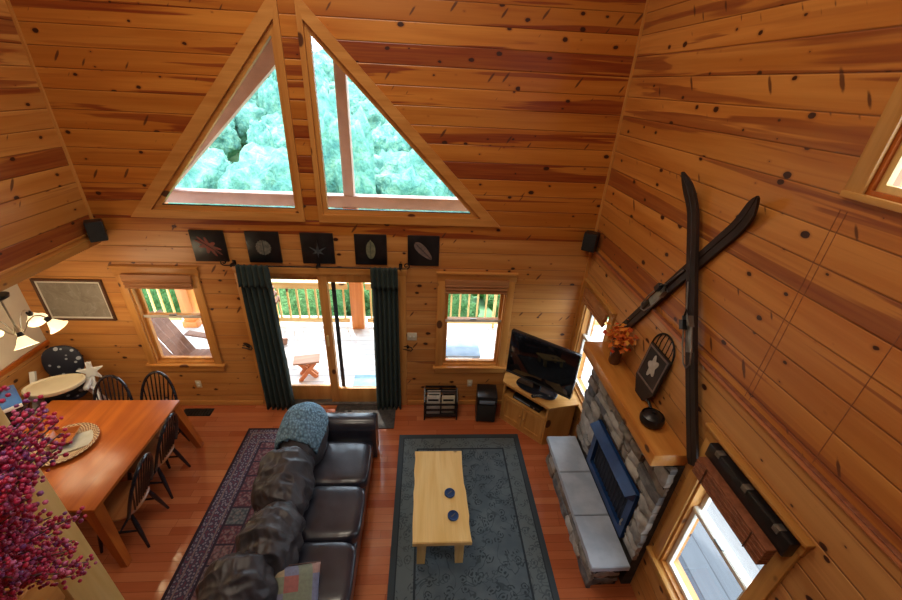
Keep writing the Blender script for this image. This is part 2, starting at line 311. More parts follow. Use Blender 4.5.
# ------------------------------------------------------------------ mesh builder
class MB:
    def __init__(s): s.b = bmesh.new()
    def box(s, a, b, bev=0.0, seg=2):
        lo = [min(a[i], b[i]) for i in range(3)]; hi = [max(a[i], b[i]) for i in range(3)]
        vs = [s.b.verts.new((x, y, z)) for x in (lo[0], hi[0]) for y in (lo[1], hi[1]) for z in (lo[2], hi[2])]
        fs = [s.b.faces.new([vs[i] for i in f]) for f in ((0, 1, 3, 2), (4, 6, 7, 5), (0, 4, 5, 1), (2, 3, 7, 6), (0, 2, 6, 4), (1, 5, 7, 3))]
        if bev: bmesh.ops.bevel(s.b, geom=list({e for f in fs for e in f.edges}), offset=min(bev, .49 * min(hi[i] - lo[i] for i in range(3))), segments=seg, affect='EDGES', profile=.5)
        return s
    def loft(s, rings, closed=True, caps=True, wrap=False):
        R = [[s.b.verts.new(p) for p in r] for r in rings]; n = len(R[0])
        for i in range(len(R) - (0 if wrap else 1)):
            A, B = R[i], R[(i + 1) % len(R)]
            for j in range(n if closed else n - 1):
                k = (j + 1) % n
                s.b.faces.new((A[j], A[k], B[k], B[j]))
        if caps and closed and not wrap:
            s.b.faces.new(list(reversed(R[0]))); s.b.faces.new(R[-1])
        return s
    def tube(s, pts, r, n=10, caps=True):
        P = [Vector(p) for p in pts]; rr = r if isinstance(r, (list, tuple)) else [r] * len(P)
        t0 = (P[1] - P[0]).normalized(); up = Vector((0, 0, 1)) if abs(t0.z) < .9 else Vector((1, 0, 0))
        a = t0.cross(up).normalized(); rings = []
        for i, p in enumerate(P):
            t = ((P[min(i + 1, len(P) - 1)] - P[max(i - 1, 0)])).normalized()
            a = (a - t * a.dot(t)).normalized(); b = t.cross(a)
            rings.append([p + (a * cos(2 * PI * k / n) + b * sin(2 * PI * k / n)) * rr[i] for k in range(n)])
        return s.loft(rings, caps=caps)
    def lathe(s, prof, n=24, c=(0, 0, 0), caps=True):
        c = Vector(c)
        return s.loft([[c + Vector((max(r, 1e-4) * cos(2 * PI * k / n), max(r, 1e-4) * sin(2 * PI * k / n), z)) for k in range(n)] for r, z in prof], caps=caps)
    def prism(s, pts, d):
        d = Vector(d); A = [s.b.verts.new(p) for p in pts]; B = [s.b.verts.new(Vector(p) + d) for p in pts]; n = len(pts)
        s.b.faces.new(list(reversed(A))); s.b.faces.new(B)
        for i in range(n): s.b.faces.new((A[i], A[(i + 1) % n], B[(i + 1) % n], B[i]))
        return s
    def beam(s, p, q, w, h, up=(0, 0, 1), w2=None, h2=None):
        p, q = Vector(p), Vector(q); t = (q - p).normalized(); up = Vector(up)
        if abs(t.dot(up)) > .95: up = Vector((0, 1, 0))
        a = t.cross(up).normalized(); b = a.cross(t)
        def ring(c, w, h): return [c + a * x * w / 2 + b * y * h / 2 for x, y in ((-1, -1), (1, -1), (1, 1), (-1, 1))]
        return s.loft([ring(p, w, h), ring(q, w2 or w, h2 or h)])
    def blob(s, c, dim, k=3.0, sub=4, fn=None, rot=None):
        v = bmesh.ops.create_icosphere(s.b, subdivisions=sub, radius=1)['verts']; c = Vector(c)
        for x in v:
            d = x.co.normalized(); r = sum(abs(q) ** k for q in d) ** (-1 / k)
            p = Vector((d.x * r * dim[0], d.y * r * dim[1], d.z * r * dim[2]))
            if fn: p = fn(p, d)
            if rot: p = rot @ p
            x.co = c + p
        return s
    def grid(s, fn, nu, nv):
        V = [[s.b.verts.new(fn(i / nu, j / nv)) for j in range(nv + 1)] for i in range(nu + 1)]
        for i in range(nu):
            for j in range(nv): s.b.faces.new((V[i][j], V[i + 1][j], V[i + 1][j + 1], V[i][j + 1]))
        return s
    def build(s, name, m, parent=None, ang=35, solid=0.0):
        bmesh.ops.recalc_face_normals(s.b, faces=s.b.faces)
        me = bpy.data.meshes.new(name); s.b.to_mesh(me); s.b.free()
        me.polygons.foreach_set('use_smooth', [True] * len(me.polygons)); me.set_sharp_from_angle(angle=math.radians(ang))
        me.materials.append(M[m] if isinstance(m, str) else m)
        o = bpy.data.objects.new(name, me); C.objects.link(o)
        if parent: o.parent = parent
        if solid:
            md = o.modifiers.new('thickness', 'SOLIDIFY'); md.thickness = solid; md.offset = 0
        return o
def tag(o, label=None, cat=None, group=None, kind=None):
    if label: o['label'] = label
    if cat: o['category'] = cat
    if group: o['group'] = group
    if kind: o['kind'] = kind
    return o
def thing(name, label, cat, loc=(0, 0, 0), rz=0, group=None, rot=None):
    o = bpy.data.objects.new(name, None); C.objects.link(o); o.location = loc; o.rotation_euler = rot or (0, 0, rz)
    o.empty_display_size = .1
    return tag(o, label, cat, group)
def struct(name, loc=(0, 0, 0)):
    o = bpy.data.objects.new(name, None); C.objects.link(o); o.location = loc; o.empty_display_size = .1
    return tag(o, kind='structure')
def S(o): return tag(o, kind='structure')
def dup(root, loc, rz, label, group=None):
    r = root.copy(); C.objects.link(r); r.location = loc; r.rotation_euler = (0, 0, rz); r['label'] = label
    if group: r['group'] = group
    for ch in root.children:
        c = ch.copy(); C.objects.link(c); c.parent = r
        for g in ch.children:
            d = g.copy(); C.objects.link(d); d.parent = c
    return r

YB, XR, XL, XD = 4.3, 1.95, -3.48, -4.55          # planes of back, right, upper left and dining walls
back = lambda u, v, d: (u, YB - d, v)               # d > 0 is into the room
right = lambda u, v, d: (XR - d, u, v)
def slab(name, outer, holes, f, d0, d1, m):
    """wall panel with openings: outline and holes in wall coordinates, from depth d0 to d1"""
    pts, edges = [], []
    for loop in [outer] + holes:
        k = len(pts); pts += [Vector(p) for p in loop]
        edges += [(k + i, k + (i + 1) % len(loop)) for i in range(len(loop))]
    vs, es, fs, *_ = geometry.delaunay_2d_cdt(pts, edges, [], 0, 1e-5)
    def inside(p, L):
        r = False
        for i in range(len(L)):
            (x1, y1), (x2, y2) = L[i], L[i - 1]
            if (y1 > p[1]) != (y2 > p[1]) and p[0] < (x2 - x1) * (p[1] - y1) / (y2 - y1) + x1: r = not r
        return r
    mb = MB(); b = mb.b
    A = [b.verts.new(f(v.x, v.y, d0)) for v in vs]; B = [b.verts.new(f(v.x, v.y, d1)) for v in vs]
    cnt = {}
    for t in fs:
        c = sum((vs[i] for i in t), Vector((0, 0))) / len(t)
        if inside(c, outer) and not any(inside(c, h) for h in holes):
            b.faces.new([A[i] for i in t]); b.faces.new([B[i] for i in reversed(t)])
            for i in range(len(t)):
                e = (t[i], t[(i + 1) % len(t)]); cnt[frozenset(e)] = None if frozenset(e) in cnt else e
    for e in cnt.values():
        if e: b.faces.new((A[e[0]], A[e[1]], B[e[1]], B[e[0]]))
    for v in list(b.verts):
        if not v.link_faces: b.verts.remove(v)
    return S(mb.build(name, m, ang=20))
rect = lambda a, b, c, d: [(a, c), (b, c), (b, d), (a, d)]

# ------------------------------------------------------------------ the room shell
SPLIT = 2.46
W0 = (-3.37, -2.64, .70, 1.95); W1 = (.25, 1.01, .68, 1.95); DR = (-2.06, -.30, .0, 2.0)
T1 = [(-2.84, 2.70), (-1.335, 2.70), (-1.335, 4.42)]; T2 = [(-1.085, 2.70), (.615, 2.70), (-1.085, 4.43)]
ZE, ZRG, XRG = 5.2, 6.9, -.8
slab('wall_back_upper', [(XL - .15, SPLIT), (XR + .15, SPLIT), (XR + .15, ZE), (XRG, ZRG), (XL - .15, ZE)], [T1, T2], back, 0, -.16, 'wall_x')
slab('wall_back_lower', [(XD - .15, -.02), (DR[0], -.02), (DR[0], DR[3]), (DR[1], DR[3]), (DR[1], -.02), (XR + .15, -.02), (XR + .15, SPLIT), (XD - .15, SPLIT)],
     [rect(*W0), rect(*W1)], back, 0, -.16, 'wall_x_low')
W3 = (3.50, 4.12, .62, 1.93); W4 = (1.17, 1.78, .66, 1.97); W5 = (.75, 1.70, 3.65, 4.62)
slab('wall_right_upper', rect(-3.5, YB, 2.38, ZE + .1), [rect(*W5)], right, 0, -.16, 'wall_y')
slab('wall_right_lower', rect(-3.5, YB, -.02, 2.38), [rect(*W3), rect(*W4)], right, .0, -.16, 'wall_y_low')
S(MB().box((XL - .14, -3.5, 2.40), (XL, YB, ZE + .1)).build('wall_left', 'wall_y_left'))
S(MB().box((XD - .14, -3.5, 1.02), (XD, YB, 2.46)).build('wall_dining', 'plaster'))
S(MB().box((XD - .14, -3.5, -.02), (XD + .006, YB, 1.02)).build('wall_dining_wainscot', 'wall_y_low'))
S(MB().box((XD - .14, -3.64, -.02), (XR + .15, -3.5, ZE + 1.7)).build('wall_front', 'wall_x'))
S(MB().box((XD - .14, -3.5, 2.37), (XL - .141, YB, 2.45)).build('ceiling_dining', 'plaster'))
for nm, x0, x1 in (('ceiling_left', XL - .15, XRG), ('ceiling_right', XR + .15, XRG)):
    S(MB().prism([(x0, -3.6, ZE), (x1, -3.6, ZRG), (x1, -3.6, ZRG + .12), (x0, -3.6, ZE + .12)], (0, YB + 3.75, 0)).build(nm, 'ceil'))
S(MB().box((XD - .14, -3.5, -.12), (XR + .15, YB + .16, 0)).build('floor', 'floor'))
S(MB().box((XL, -3.49, 2.36), (XR - .002, -.12, 2.5)).build('floor_loft', 'pine_y'))
S(MB().box((XL + .002, -.118, 2.34), (-1.24, .82, 2.52), .01).build('floor_loft_ledge', 'pine_y'))
S(MB().box((XL - .145, -3.45, 2.32), (XL + .015, YB - .002, 2.40), .006).build('trim_left_lower', 'trim_y'))
S(MB().box((XL, -3.45, 2.44), (XL + .012, YB - .002, 2.465), .004).build('trim_left_rail', 'pine_y'))
S(MB().box((XR - .022, -3.45, 2.365), (XR - .001, YB - .002, 2.395), .004).build('trim_right_ledge', 'red_y'))
S(MB().box((XR - .03, -3.45, 2.40), (XR - .001, YB - .002, 2.408), .003).build('trim_right_cap', 'bamboo'))
S(MB().box((XL, YB - .022, SPLIT), (XL + .022, YB - .001, 5.1)).build('trim_corner_left', 'pine_z'))
S(MB().box((XR - .022, YB - .022, 2.42), (XR - .001, YB - .001, 5.1)).build('trim_corner_right', 'pine_z'))
S(MB().box((XR - .03, YB - .03, 0), (XR - .001, YB - .001, 2.36)).build('trim_corner_right_lower', 'pine_z'))
S(MB().box((XD + .007, -3.4, .99), (XD + .03, YB - .002, 1.05), .005).build('trim_dining_cap', 'oak_y'))
S(MB().box((XD + .01, YB - .018, 0), (DR[0] - .1, YB - .001, .075), .004).build('baseboard_back_left', 'pine_x'))
S(MB().box((DR[1] + .1, YB - .018, 0), (XR - .035, YB - .001, .075), .004).build('baseboard_back_right', 'pine_x'))
S(MB().box((XR - .018, -3.4, 0), (XR - .001, 1.75, .075), .004).build('baseboard_right', 'pine_y'))
S(MB().box((XD + .007, -3.4, 0), (XD + .022, YB - .02, .075), .004).build('baseboard_dining', 'pine_y'))
for k, (y, z0, z1) in enumerate(((1.765, 2.415, 3.56), (1.73, 2.415, 3.56), (1.28, 2.415, 5.1))):
    S(MB().box((XR - .002, y - .0015, z0), (XR - .0005, y + .0015, z1)).build('trim_seam_%d' % (k + 1), 'bamboo'))

# ------------------------------------------------------------------ windows and the door
def casing(root, f, o, ax, t=.022, w=.085, cap=True, foot=True):
    u0, u1, v0, v1 = o
    pa = 'trim_' if ax == 'y' else 'pine_'
    for a, b in ((u0 - w, u0 + .005), (u1 - .005, u1 + w)):
        S(MB().box(f(a, v0 - .02, .001), f(b, v1, t), .004).build('side_casing', pa + 'z', root))
    S(MB().box(f(u0 - w - .01, v1 - .005, .001), f(u1 + w + .01, v1 + w, t + .004), .004).build('head_casing', pa + ax, root))
    if cap: S(MB().box(f(u0 - w - .02, v1 + w, .001), f(u1 + w + .02, v1 + w + .022, t + .03), .004).build('head_cap', pa + ax, root))
    if foot:
        S(MB().box(f(u0 - w - .03, v0 - .03, -.02), f(u1 + w + .03, v0, t + .03), .005).build('sill', pa + ax, root))
        S(MB().box(f(u0 - w, v0 - .115, .001), f(u1 + w, v0 - .031, t), .004).build('apron', pa + ax, root))
def ring(mb, f, o, w, d0, d1):
    u0, u1, v0, v1 = o
    mb.box(f(u0, v0, d0), f(u0 + w, v1, d1)); mb.box(f(u1 - w, v0, d0), f(u1, v1, d1))
    mb.box(f(u0 + w, v0, d0), f(u1 - w, v0 + w, d1)); mb.box(f(u0 + w, v1 - w, d0), f(u1 - w, v1, d1)); return mb
def hung(name, f, o, ax):
    r = struct(name); u0, u1, v0, v1 = o; vm = (v0 + v1) / 2 + .045
    casing(r, f, o, ax)
    S(ring(MB(), f, (u0, u1, v0, v1), .022, -.12, .0).build('jamb', 'pine_z', r))
    for nm, a, b, d in (('lower_sash', v0 + .022, vm + .02, -.055), ('upper_sash', vm - .02, v1 - .022, -.09)):
        q = (u0 + .022, u1 - .022, a, b)
        sh = S(ring(MB(), f, q, .034, d - .016, d + .016).build(nm, 'vinyl' if ax == 'y' else 'pine_z', r))
        S(MB().box(f(q[0] + .03, a + .03, d - .003), f(q[1] - .03, b - .03, d + .003)).build('pane', 'glass', sh))
    S(MB().box(f(u0 + .023, vm - .016, -.038), f(u1 - .023, vm + .018, -.03), .003).build('meeting_rail', 'vinyl', r))
    lc = f((u0 + u1) / 2 - .04, vm + .018, -.05); S(MB().box(lc, f((u0 + u1) / 2 + .04, vm + .032, -.02), .004).build('latch', 'gridiron', r))
    return r
hung('window_1', back, W0, 'x'); hung('window_2', back, W1, 'x'); hung('window_3', right, W3, 'y'); hung('window_4', right, W4, 'y')
r = struct('window_5'); casing(r, right, W5, 'y', w=.08, cap=False, foot=False)
S(MB().box(right(W5[0] - .08, W5[2] - .03, .001), right(W5[1] + .08, W5[2], .03), .004).build('sill', 'trim_y', r))
S(ring(MB(), right, W5, .02, -.12, .0).build('jamb', 'oak_z', r))
sh = S(ring(MB(), right, (W5[0] + .02, W5[1] - .02, W5[2] + .02, W5[3] - .02), .03, -.05, -.02).build('sash', 'pale_z', r))
S(MB().box(right(W5[0] + .045, W5[2] + .045, -.038), right(W5[1] - .045, W5[3] - .045, -.032)).build('pane', 'glass', sh))

def offset(poly, ds):
    n = len(poly); L = []
    area = sum(poly[i - 1][0] * poly[i][1] - poly[i][0] * poly[i - 1][1] for i in range(n))
    for i in range(n):
        a, b = Vector(poly[i]), Vector(poly[(i + 1) % n]); t = (b - a).normalized(); nn = Vector((t.y, -t.x)) * (1 if area > 0 else -1)
        L.append((a + nn * ds[i], t))
    out = []
    for i in range(n):
        (p, t), (q, s_) = L[i - 1], L[i]; den = t.x * s_.y - t.y * s_.x
        k = ((q.x - p.x) * s_.y - (q.y - p.y) * s_.x) / den; out.append(p + t * k)
    return out
for nm, T, ds in (('window_6', T1, (.085, .05, .115)), ('window_7', T2, (.085, .10, .05))):
    r = struct(nm); O = offset(T, ds); I = offset(T, (-.0,) * 3); J = offset(T, (-.045,) * 3)
    for i in range(3):
        k = (i + 1) % 3
        e = Vector(T[k]) - Vector(T[i]); mm = 'pine_x' if abs(e.y) < .1 else ('pine_z' if abs(e.x) < .1 else 'pine_x')
        S(MB().prism([back(*O[i], .001), back(*O[k], .001), back(*I[k], .001), back(*I[i], .001)], (0, -.024, 0)).build('casing', mm, r))
        S(MB().prism([back(*I[i], -.06), back(*I[k], -.06), back(*J[k], -.06), back(*J[i], -.06)], (0, -.05, 0)).build('frame', mm, r))
    K = offset(T, (-.035,) * 3)
    S(MB().prism([back(*p, -.04) for p in K], (0, -.006, 0)).build('pane', 'glass', r))
    S(MB().prism([back(J[0].x, J[0].y - .006, -.018), back(J[1].x, J[1].y - .006, -.018), back(J[1].x, J[1].y + .01, -.018), back(J[0].x, J[0].y + .01, -.018)], (0, .012, 0)).build('glazing_bead', 'black', r))
# the patio door
r = struct('door_1'); u0, u1, v0, v1 = DR
for a, b in ((u0 - .09, u0 + .005), (u1 - .005, u1 + .09)): S(MB().box(back(a, 0, .001), back(b, v1, .022), .004).build('side_casing', 'pine_z', r))
S(MB().box(back(u0 - .1, v1 - .005, .001), back(u1 + .1, v1 + .075, .026), .004).build('head_casing', 'pine_x', r))
mb = MB(); mb.box(back(u0, 0, -.14), back(u0 + .035, v1, 0)); mb.box(back(u1 - .035, 0, -.14), back(u1, v1, 0)); mb.box(back(u0 + .035, v1 - .045, -.14), back(u1 - .035, v1, 0))
S(mb.build('door_frame', 'pine_z', r))
S(MB().box(back(u0, -.005, -.16), back(u1, .03, .02), .006).build('threshold', 'gridiron', r))
um = -1.19
for nm, a, b, d in (('door_fixed', u0 + .035, um + .05, -.085), ('door_sliding', um - .05, u1 - .035, -.035)):
    p = MB(); w = .10
    p.box(back(a, .03, d - .02), back(a + w, v1 - .045, d + .02), .003); p.box(back(b - w, .03, d - .02), back(b, v1 - .045, d + .02), .003)
    p.box(back(a + w, .03, d - .02), back(b - w, .27, d + .02), .003); p.box(back(a + w, v1 - .12, d - .02), back(b - w, v1 - .045, d + .02), .003)
    p = S(p.build(nm, 'pine_z', r))
    S(MB().box(back(a + w - .004, .266, d - .004), back(b - w + .004, v1 - .116, d + .004)).build('pane', 'glass', p))
    if nm == 'door_sliding': S(MB().box(back(a + .03, .98, d + .021), back(a + .055, 1.14, d + .05), .006).build('door_handle', 'pale_z', p))
S(MB().box(back(um + .075, .05, -.128), back(um + .125, v1 - .06, -.115), .004).build('screen_door_edge', 'blackfab', r))

# ------------------------------------------------------------------ blinds
def blind(label, f, u0, u1, z, m, d=.05, h=.105):
    t = thing('window_blind', label, 'blind', f((u0 + u1) / 2, z, 0))
    o = t.location
    def g(u, v, dd): return Vector(f(u, v, dd)) - o
    tg = MB().box(g(u0, z + h * .55, .03), g(u1, z + h * 1.45, .03 + d * .8), .006).build('valance', m, t)
    mb = MB()
    for k in range(5): mb.tube([g(u0 + .012, z - .01 + k * .022, .06 - (k % 2) * .012), g(u1 - .012, z - .01 + k * .022, .06 - (k % 2) * .012)], .0135, 8)
    mb.build('rolled_slats', m, t); return t
blind('reddish brown rolled wooden blind atop the left window of the back wall', back, W0[0] + .0, W0[1] + .02, 1.815, 'blindwood', .045)
blind('reddish brown rolled wooden blind atop the window left of the television', back, W1[0] + .0, W1[1] - .0, 1.815, 'blindwood', .045)
blind('rolled wooden blind on the narrow window behind the mantel end', right, W3[0], W3[1], 1.815, 'blindwood', .05)
t = thing('window_blind', 'thick rolled slat blind with dark headrail above the near right window', 'blind', (XR - .025, 1.43, 1.9))
MB().box((-.06, -.33, .02), (0, .33, .13), .008).build('headrail', 'black', t)
for y in (-.24, .0, .24): MB().box((-.066, y - .02, .10), (-.02, y + .02, .135), .003).build('bracket', 'gridiron', t)
mb = MB()
for k in range(8): mb.box((-.125 + .004 * (k % 2), -.30, -.10 + k * .017), (-.06, .30, -.088 + k * .017), .003)
mb.build('slat_stack', 'bamboo', t)
for y in (-.2, .2): MB().tube([(-.128, y, -.1), (-.128, y, .03)], .004, 6).build('pull_cord', 'brownpot', t)

# ------------------------------------------------------------------ outdoors: deck, rail, truss, hill
DZ = -.1
S(MB().box((-8, YB + .165, DZ - .08), (3.9, 6.85, DZ)).build('floor_deck', 'deck'))
S(MB().box((XR + .16, -1.5, DZ - .08), (3.9, YB + .16, DZ)).build('floor_deck_side', 'sidedeck'))
def rail(label, p, q):
    p, q = Vector((*p, DZ)), Vector((*q, DZ)); t = thing('deck_railing', label, 'railing', p); d = q - p; L = d.length; d.normalize(); n = Vector((-d.y, d.x, 0))
    MB().beam((0, 0, .90), d * L + Vector((0, 0, .90)), .14, .04).build('hand_rail', 'pale_x', t)
    MB().beam((0, 0, .82), d * L + Vector((0, 0, .82)), .04, .09).build('top_rail', 'pale_x', t)
    MB().beam((0, 0, .13), d * L + Vector((0, 0, .13)), .04, .09).build('bottom_rail', 'pale_x', t)
    k = int(L / .16)
    for i in range(k):
        b = d * (L * (i + .5) / k); MB().beam(b + Vector((0, 0, .175)), b + Vector((0, 0, .775)), .03, .03).build('baluster', 'pale_z', t)
    MB().beam(d * (L / 2), d * (L / 2) + Vector((0, 0, .775)), .05, .05).build('rail_post', 'pale_z', t)
rail('deck railing of pale balusters left of the orange post, beyond the patio door', (-3.98, 6.5), (-1.36, 6.5))
rail('deck railing of pale balusters right of the orange post', (-1.04, 6.5), (3.7, 6.5))
rail('deck railing at the far left end of the deck', (-7.8, 6.5), (-4.38, 6.5))
rail('side deck railing outside the near right window', (3.75, -1.3), (3.75, 6.4))
t = thing('porch_truss', 'timber gable truss on an orange post standing at the deck edge', 'truss', (-1.2, 6.5, DZ))
MB().box((-.11, -.11, 0), (.11, .11, 2.27), .01).build('post', 'postorange', t)
MB().box((-.08, -.08, 2.46), (.08, .08, 5.0), .01).build('king_post', 'truss', t)
MB().box((-3.6, -.09, 2.27), (3.6, .09, 2.46), .01).build('tie_beam', 'truss', t)
for s in (-1, 1): MB().prism([(s * 3.75, -.07, 1.47), (s * .0, -.07, 5.02), (s * .0, -.07, 5.36), (s * 3.75, -.07, 1.81)], (0, .14, 0)).build('rafter', 'truss', t)
t = thing('deck_post', 'square orange post at the deck corner seen through the left window', 'post', (-4.18, 6.5, DZ)); MB().box((-.1, -.1, 0), (.1, .1, 2.26), .01).build('post', 'postorange', t)
MB().box((-.13, -.13, 0), (.13, .13, .12), .01).build('base', 'postorange', t)
for s, nm in ((-1, 'ceiling_porch_left'), (1, 'ceiling_porch_right')):
    S(MB().prism([(-1.2 + s * 3.9, YB + .165, 1.70), (-1.2, YB + .165, 5.27), (-1.2, YB + .165, 5.35), (-1.2 + s * 3.9, YB + .165, 1.78)], (0, 2.2, 0)).build(nm, 'pine_y'))

def adirondack(label, loc, rz):
    t = thing('deck_chair', label, 'chair', loc, rz, 'adirondack chairs on the deck')
    for i in range(5): MB().beam((-.22 + i * .11, -.18, .28), (-.25 + i * .125, -.62, 1.0 - .04 * abs(i - 2)), .095, .022, (0, 1, .4)).build('back_slat', 'ashwood', t)
    for i in range(5): MB().box((-.26, -.16 + i * .1, .29 + i * .018), (.26, -.07 + i * .1, .31 + i * .018), .004).build('seat_slat', 'ashwood', t)
    for s in (-1, 1):
        MB().box((s * .37, -.30, .53), (s * .25, .36, .555), .008).build('arm', 'ashwood', t)
        MB().beam((s * .29, .30, 0), (s * .29, .30, .53), .04, .10).build('front_leg', 'ashwood', t)
        MB().beam((s * .28, .34, .33), (s * .28, -.62, .06), .03, .12).build('back_leg', 'ashwood', t)
    return t
adirondack('brown slatted deck chair outside the left window', (-3.40, 5.02, DZ), -1.8)
adirondack('brown slatted deck chair seen through the patio door beside the left curtain', (-3.0, 5.75, DZ), 2.2)
t = thing('low_bench', 'low brown bench with crossed legs on the deck beyond the patio door', 'bench', (-1.75, 5.02, DZ), .2)
MB().box((-.19, -.11, .31), (.19, .11, .34), .01).build('bench_top', 'ashwood', t)
for s in (-1, 1):
    MB().beam((-.12, s * .08, 0), (.12, s * .08, .31), .04, .055).build('leg', 'red_x', t); MB().beam((.12, s * .08 - .045 * s, 0), (-.12, s * .08 - .045 * s, .31), .04, .055).build('leg', 'red_x', t)
t = thing('low_table', 'low blue grey table on the deck outside the window left of the television', 'table', (.62, 5.35, DZ))
MB().box((-.3, -.2, .27), (.3, .2, .31), .008).build('tabletop', 'steelblue', t)
for a in (-.25, .25):
    for b in (-.15, .15): MB().box((a - .03, b - .03, 0), (a + .03, b + .03, .27)).build('leg', 'steelblue', t)
tag(MB().box((-1.05, 4.78, DZ), (-.2, 5.05, DZ + .015), .006).build('deck_mat', 'bluemat'), 'flat light blue mat on the deck just outside the patio door', 'mat')

def hz(x, y):
    d = y - 6.9
    z = -1.6 - .33 * min(d, 12) - .22 * max(0, min(d - 12, 26))
    if d > 38: z += (.125 - .0007 * max(-90, min(60, x))) * (d - 38)
    return z + .5 * noise.noise(Vector((x * .05, y * .05, 0)))
S(MB().grid(lambda u, v: (-130 + 240 * u, 6.9 + 155 * v ** 1.5, hz(-130 + 240 * u, 6.9 + 155 * v ** 1.5)), 60, 50).build('ground_hill', 'grass'))
S(MB().box((3.9, -8, -2.2), (30, 6.9, -2.0)).build('ground_side', 'grass'))
crowns = []
for k in range(5):
    def fn(p, d, k=k):
        q = p * (1 + .35 * noise.noise(d * 1.6 + Vector((k * 9, 0, 0))) + .22 * noise.noise(d * 4.2 + Vector((k * 5, 3, 0))) + .12 * noise.noise(d * 10 + Vector((0, k, 0))))
        return q
    cone = k == 4
    o = MB().blob((0, 0, 3.6 if cone else 3.0), (1.5, 1.5, 3.6) if cone else (2.5, 2.5, 2.4), 2, 4, fn).build('crown', 'tree', None, 180)
    tr = MB().tube([(0, 0, -.8), (.05, 0, 1.2), (0, .05, 2.6)], [.22, .17, .1], 8).build('trunk', 'bark')
    crowns.append((o.data, tr.data)); bpy.data.objects.remove(o); bpy.data.objects.remove(tr)
def tree(x, y, s, k, label, group, nm='hill_tree', m=None):
    t = thing(nm, label, 'tree' if nm == 'hill_tree' else 'bush', (x, y, hz(x, y)), random.random() * 6, group); t.scale = (s, s, s * random.uniform(.9, 1.2))
    for n_, d in zip(('crown', 'trunk'), crowns[k]):
        o = bpy.data.objects.new(n_, d); C.objects.link(o); o.parent = t
        if m and n_ == 'crown': o.material_slots[0].link = 'OBJECT'; o.material_slots[0].material = M[m]
    return t
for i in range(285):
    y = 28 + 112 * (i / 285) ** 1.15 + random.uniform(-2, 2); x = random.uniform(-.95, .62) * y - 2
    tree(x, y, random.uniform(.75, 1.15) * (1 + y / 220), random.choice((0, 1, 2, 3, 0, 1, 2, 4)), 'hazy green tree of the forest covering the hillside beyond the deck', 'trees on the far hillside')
for i in range(46):
    y = random.uniform(8.6, 19); x = random.uniform(-1.15, .65) * y - 1
    tree(x, y, random.uniform(.22, .45), random.choice((0, 1, 2, 3)), 'bright green bush on the slope just below the deck railing', 'bushes below the deck', 'slope_bush', 'bush')

# ------------------------------------------------------------------ curtains, rod, wall decor
t = thing('curtain_rod', 'black iron curtain rod with scroll ends above the patio door', 'curtain rod', (-1.20, YB - .09, 2.115))
MB().tube([(-.94, 0, 0), (.94, 0, 0)], .009, 10).build('rod', 'iron', t)
for s in (-1, 1):
    P = [(s * (.94 + .035 * a / 3 + .0), 0, 0) for a in range(3)]
    for a in range(22):
        th = -PI / 2 + a * .36; rr = .038 - .0014 * a; P.append((s * (1.0 + rr * cos(th) + .0), 0, .038 + rr * sin(th) - .0))
    MB().tube(P, .007, 8).build('scroll_finial', 'iron', t)
for x in (-.93, 0, .93): MB().box((x - .008, -.012, -.015), (x + .008, .089, .015), .002).box((x - .02, .082, -.05), (x + .02, .089, .03), .002).build('bracket', 'iron', t)
def curtain(label, x0, x1):
    t = thing('curtain', label, 'curtain', ((x0 + x1) / 2, YB - .10, 0), 0); w = x1 - x0; ph = x0 * 7
    def f(u, v, amp, off):
        x = -w / 2 + w * u; z = .02 + 2.10 * v; sp = 1 + .10 * (1 - v)
        y = off + amp * (.6 + .4 * (1 - v)) * sin(u * PI * 11 + ph + .5 * sin(3 * v + ph)) + .012 * noise.noise(Vector((u * 3, v * 4, ph)))
        return (x * sp, y, z)
    MB().grid(lambda u, v: f(u, v, .030, 0), 88, 24).build('panel', 'curtain', t, 180, .006)
    def g(u, v):
        x, y, z = f(u, .885 + .115 * v, .026, -.028 - .012 * (1 - v))
        return (x * 1.03, y, z + .02 * v)
    MB().grid(g, 88, 8).build('valance', 'curtain', t, 180, .006)
curtain('dark green curtain hanging at the left side of the patio door', -2.06, -1.73)
curtain('dark green curtain hanging at the right side of the patio door', -.60, -.30)
for x, nm in ((-2.19, 'left'), (-.20, 'right')):
    t = thing('curtain_hook', 'black iron holdback hook on the wall %s of the patio door' % nm, 'hook', (x, YB - .001, .98))
    MB().tube([(-.06, -.012, .01), (-.02, -.02, .02), (.05, -.045, .022), (.07, -.06, .0), (.05, -.055, -.03), (-.03, -.02, -.028), (-.075, -.012, -.022)], .007, 8).build('hook', 'iron', t)
    MB().lathe([(.025, 0), (.025, .01)], 14).build('plate', 'iron', t).rotation_euler = (PI / 2, 0, 0)

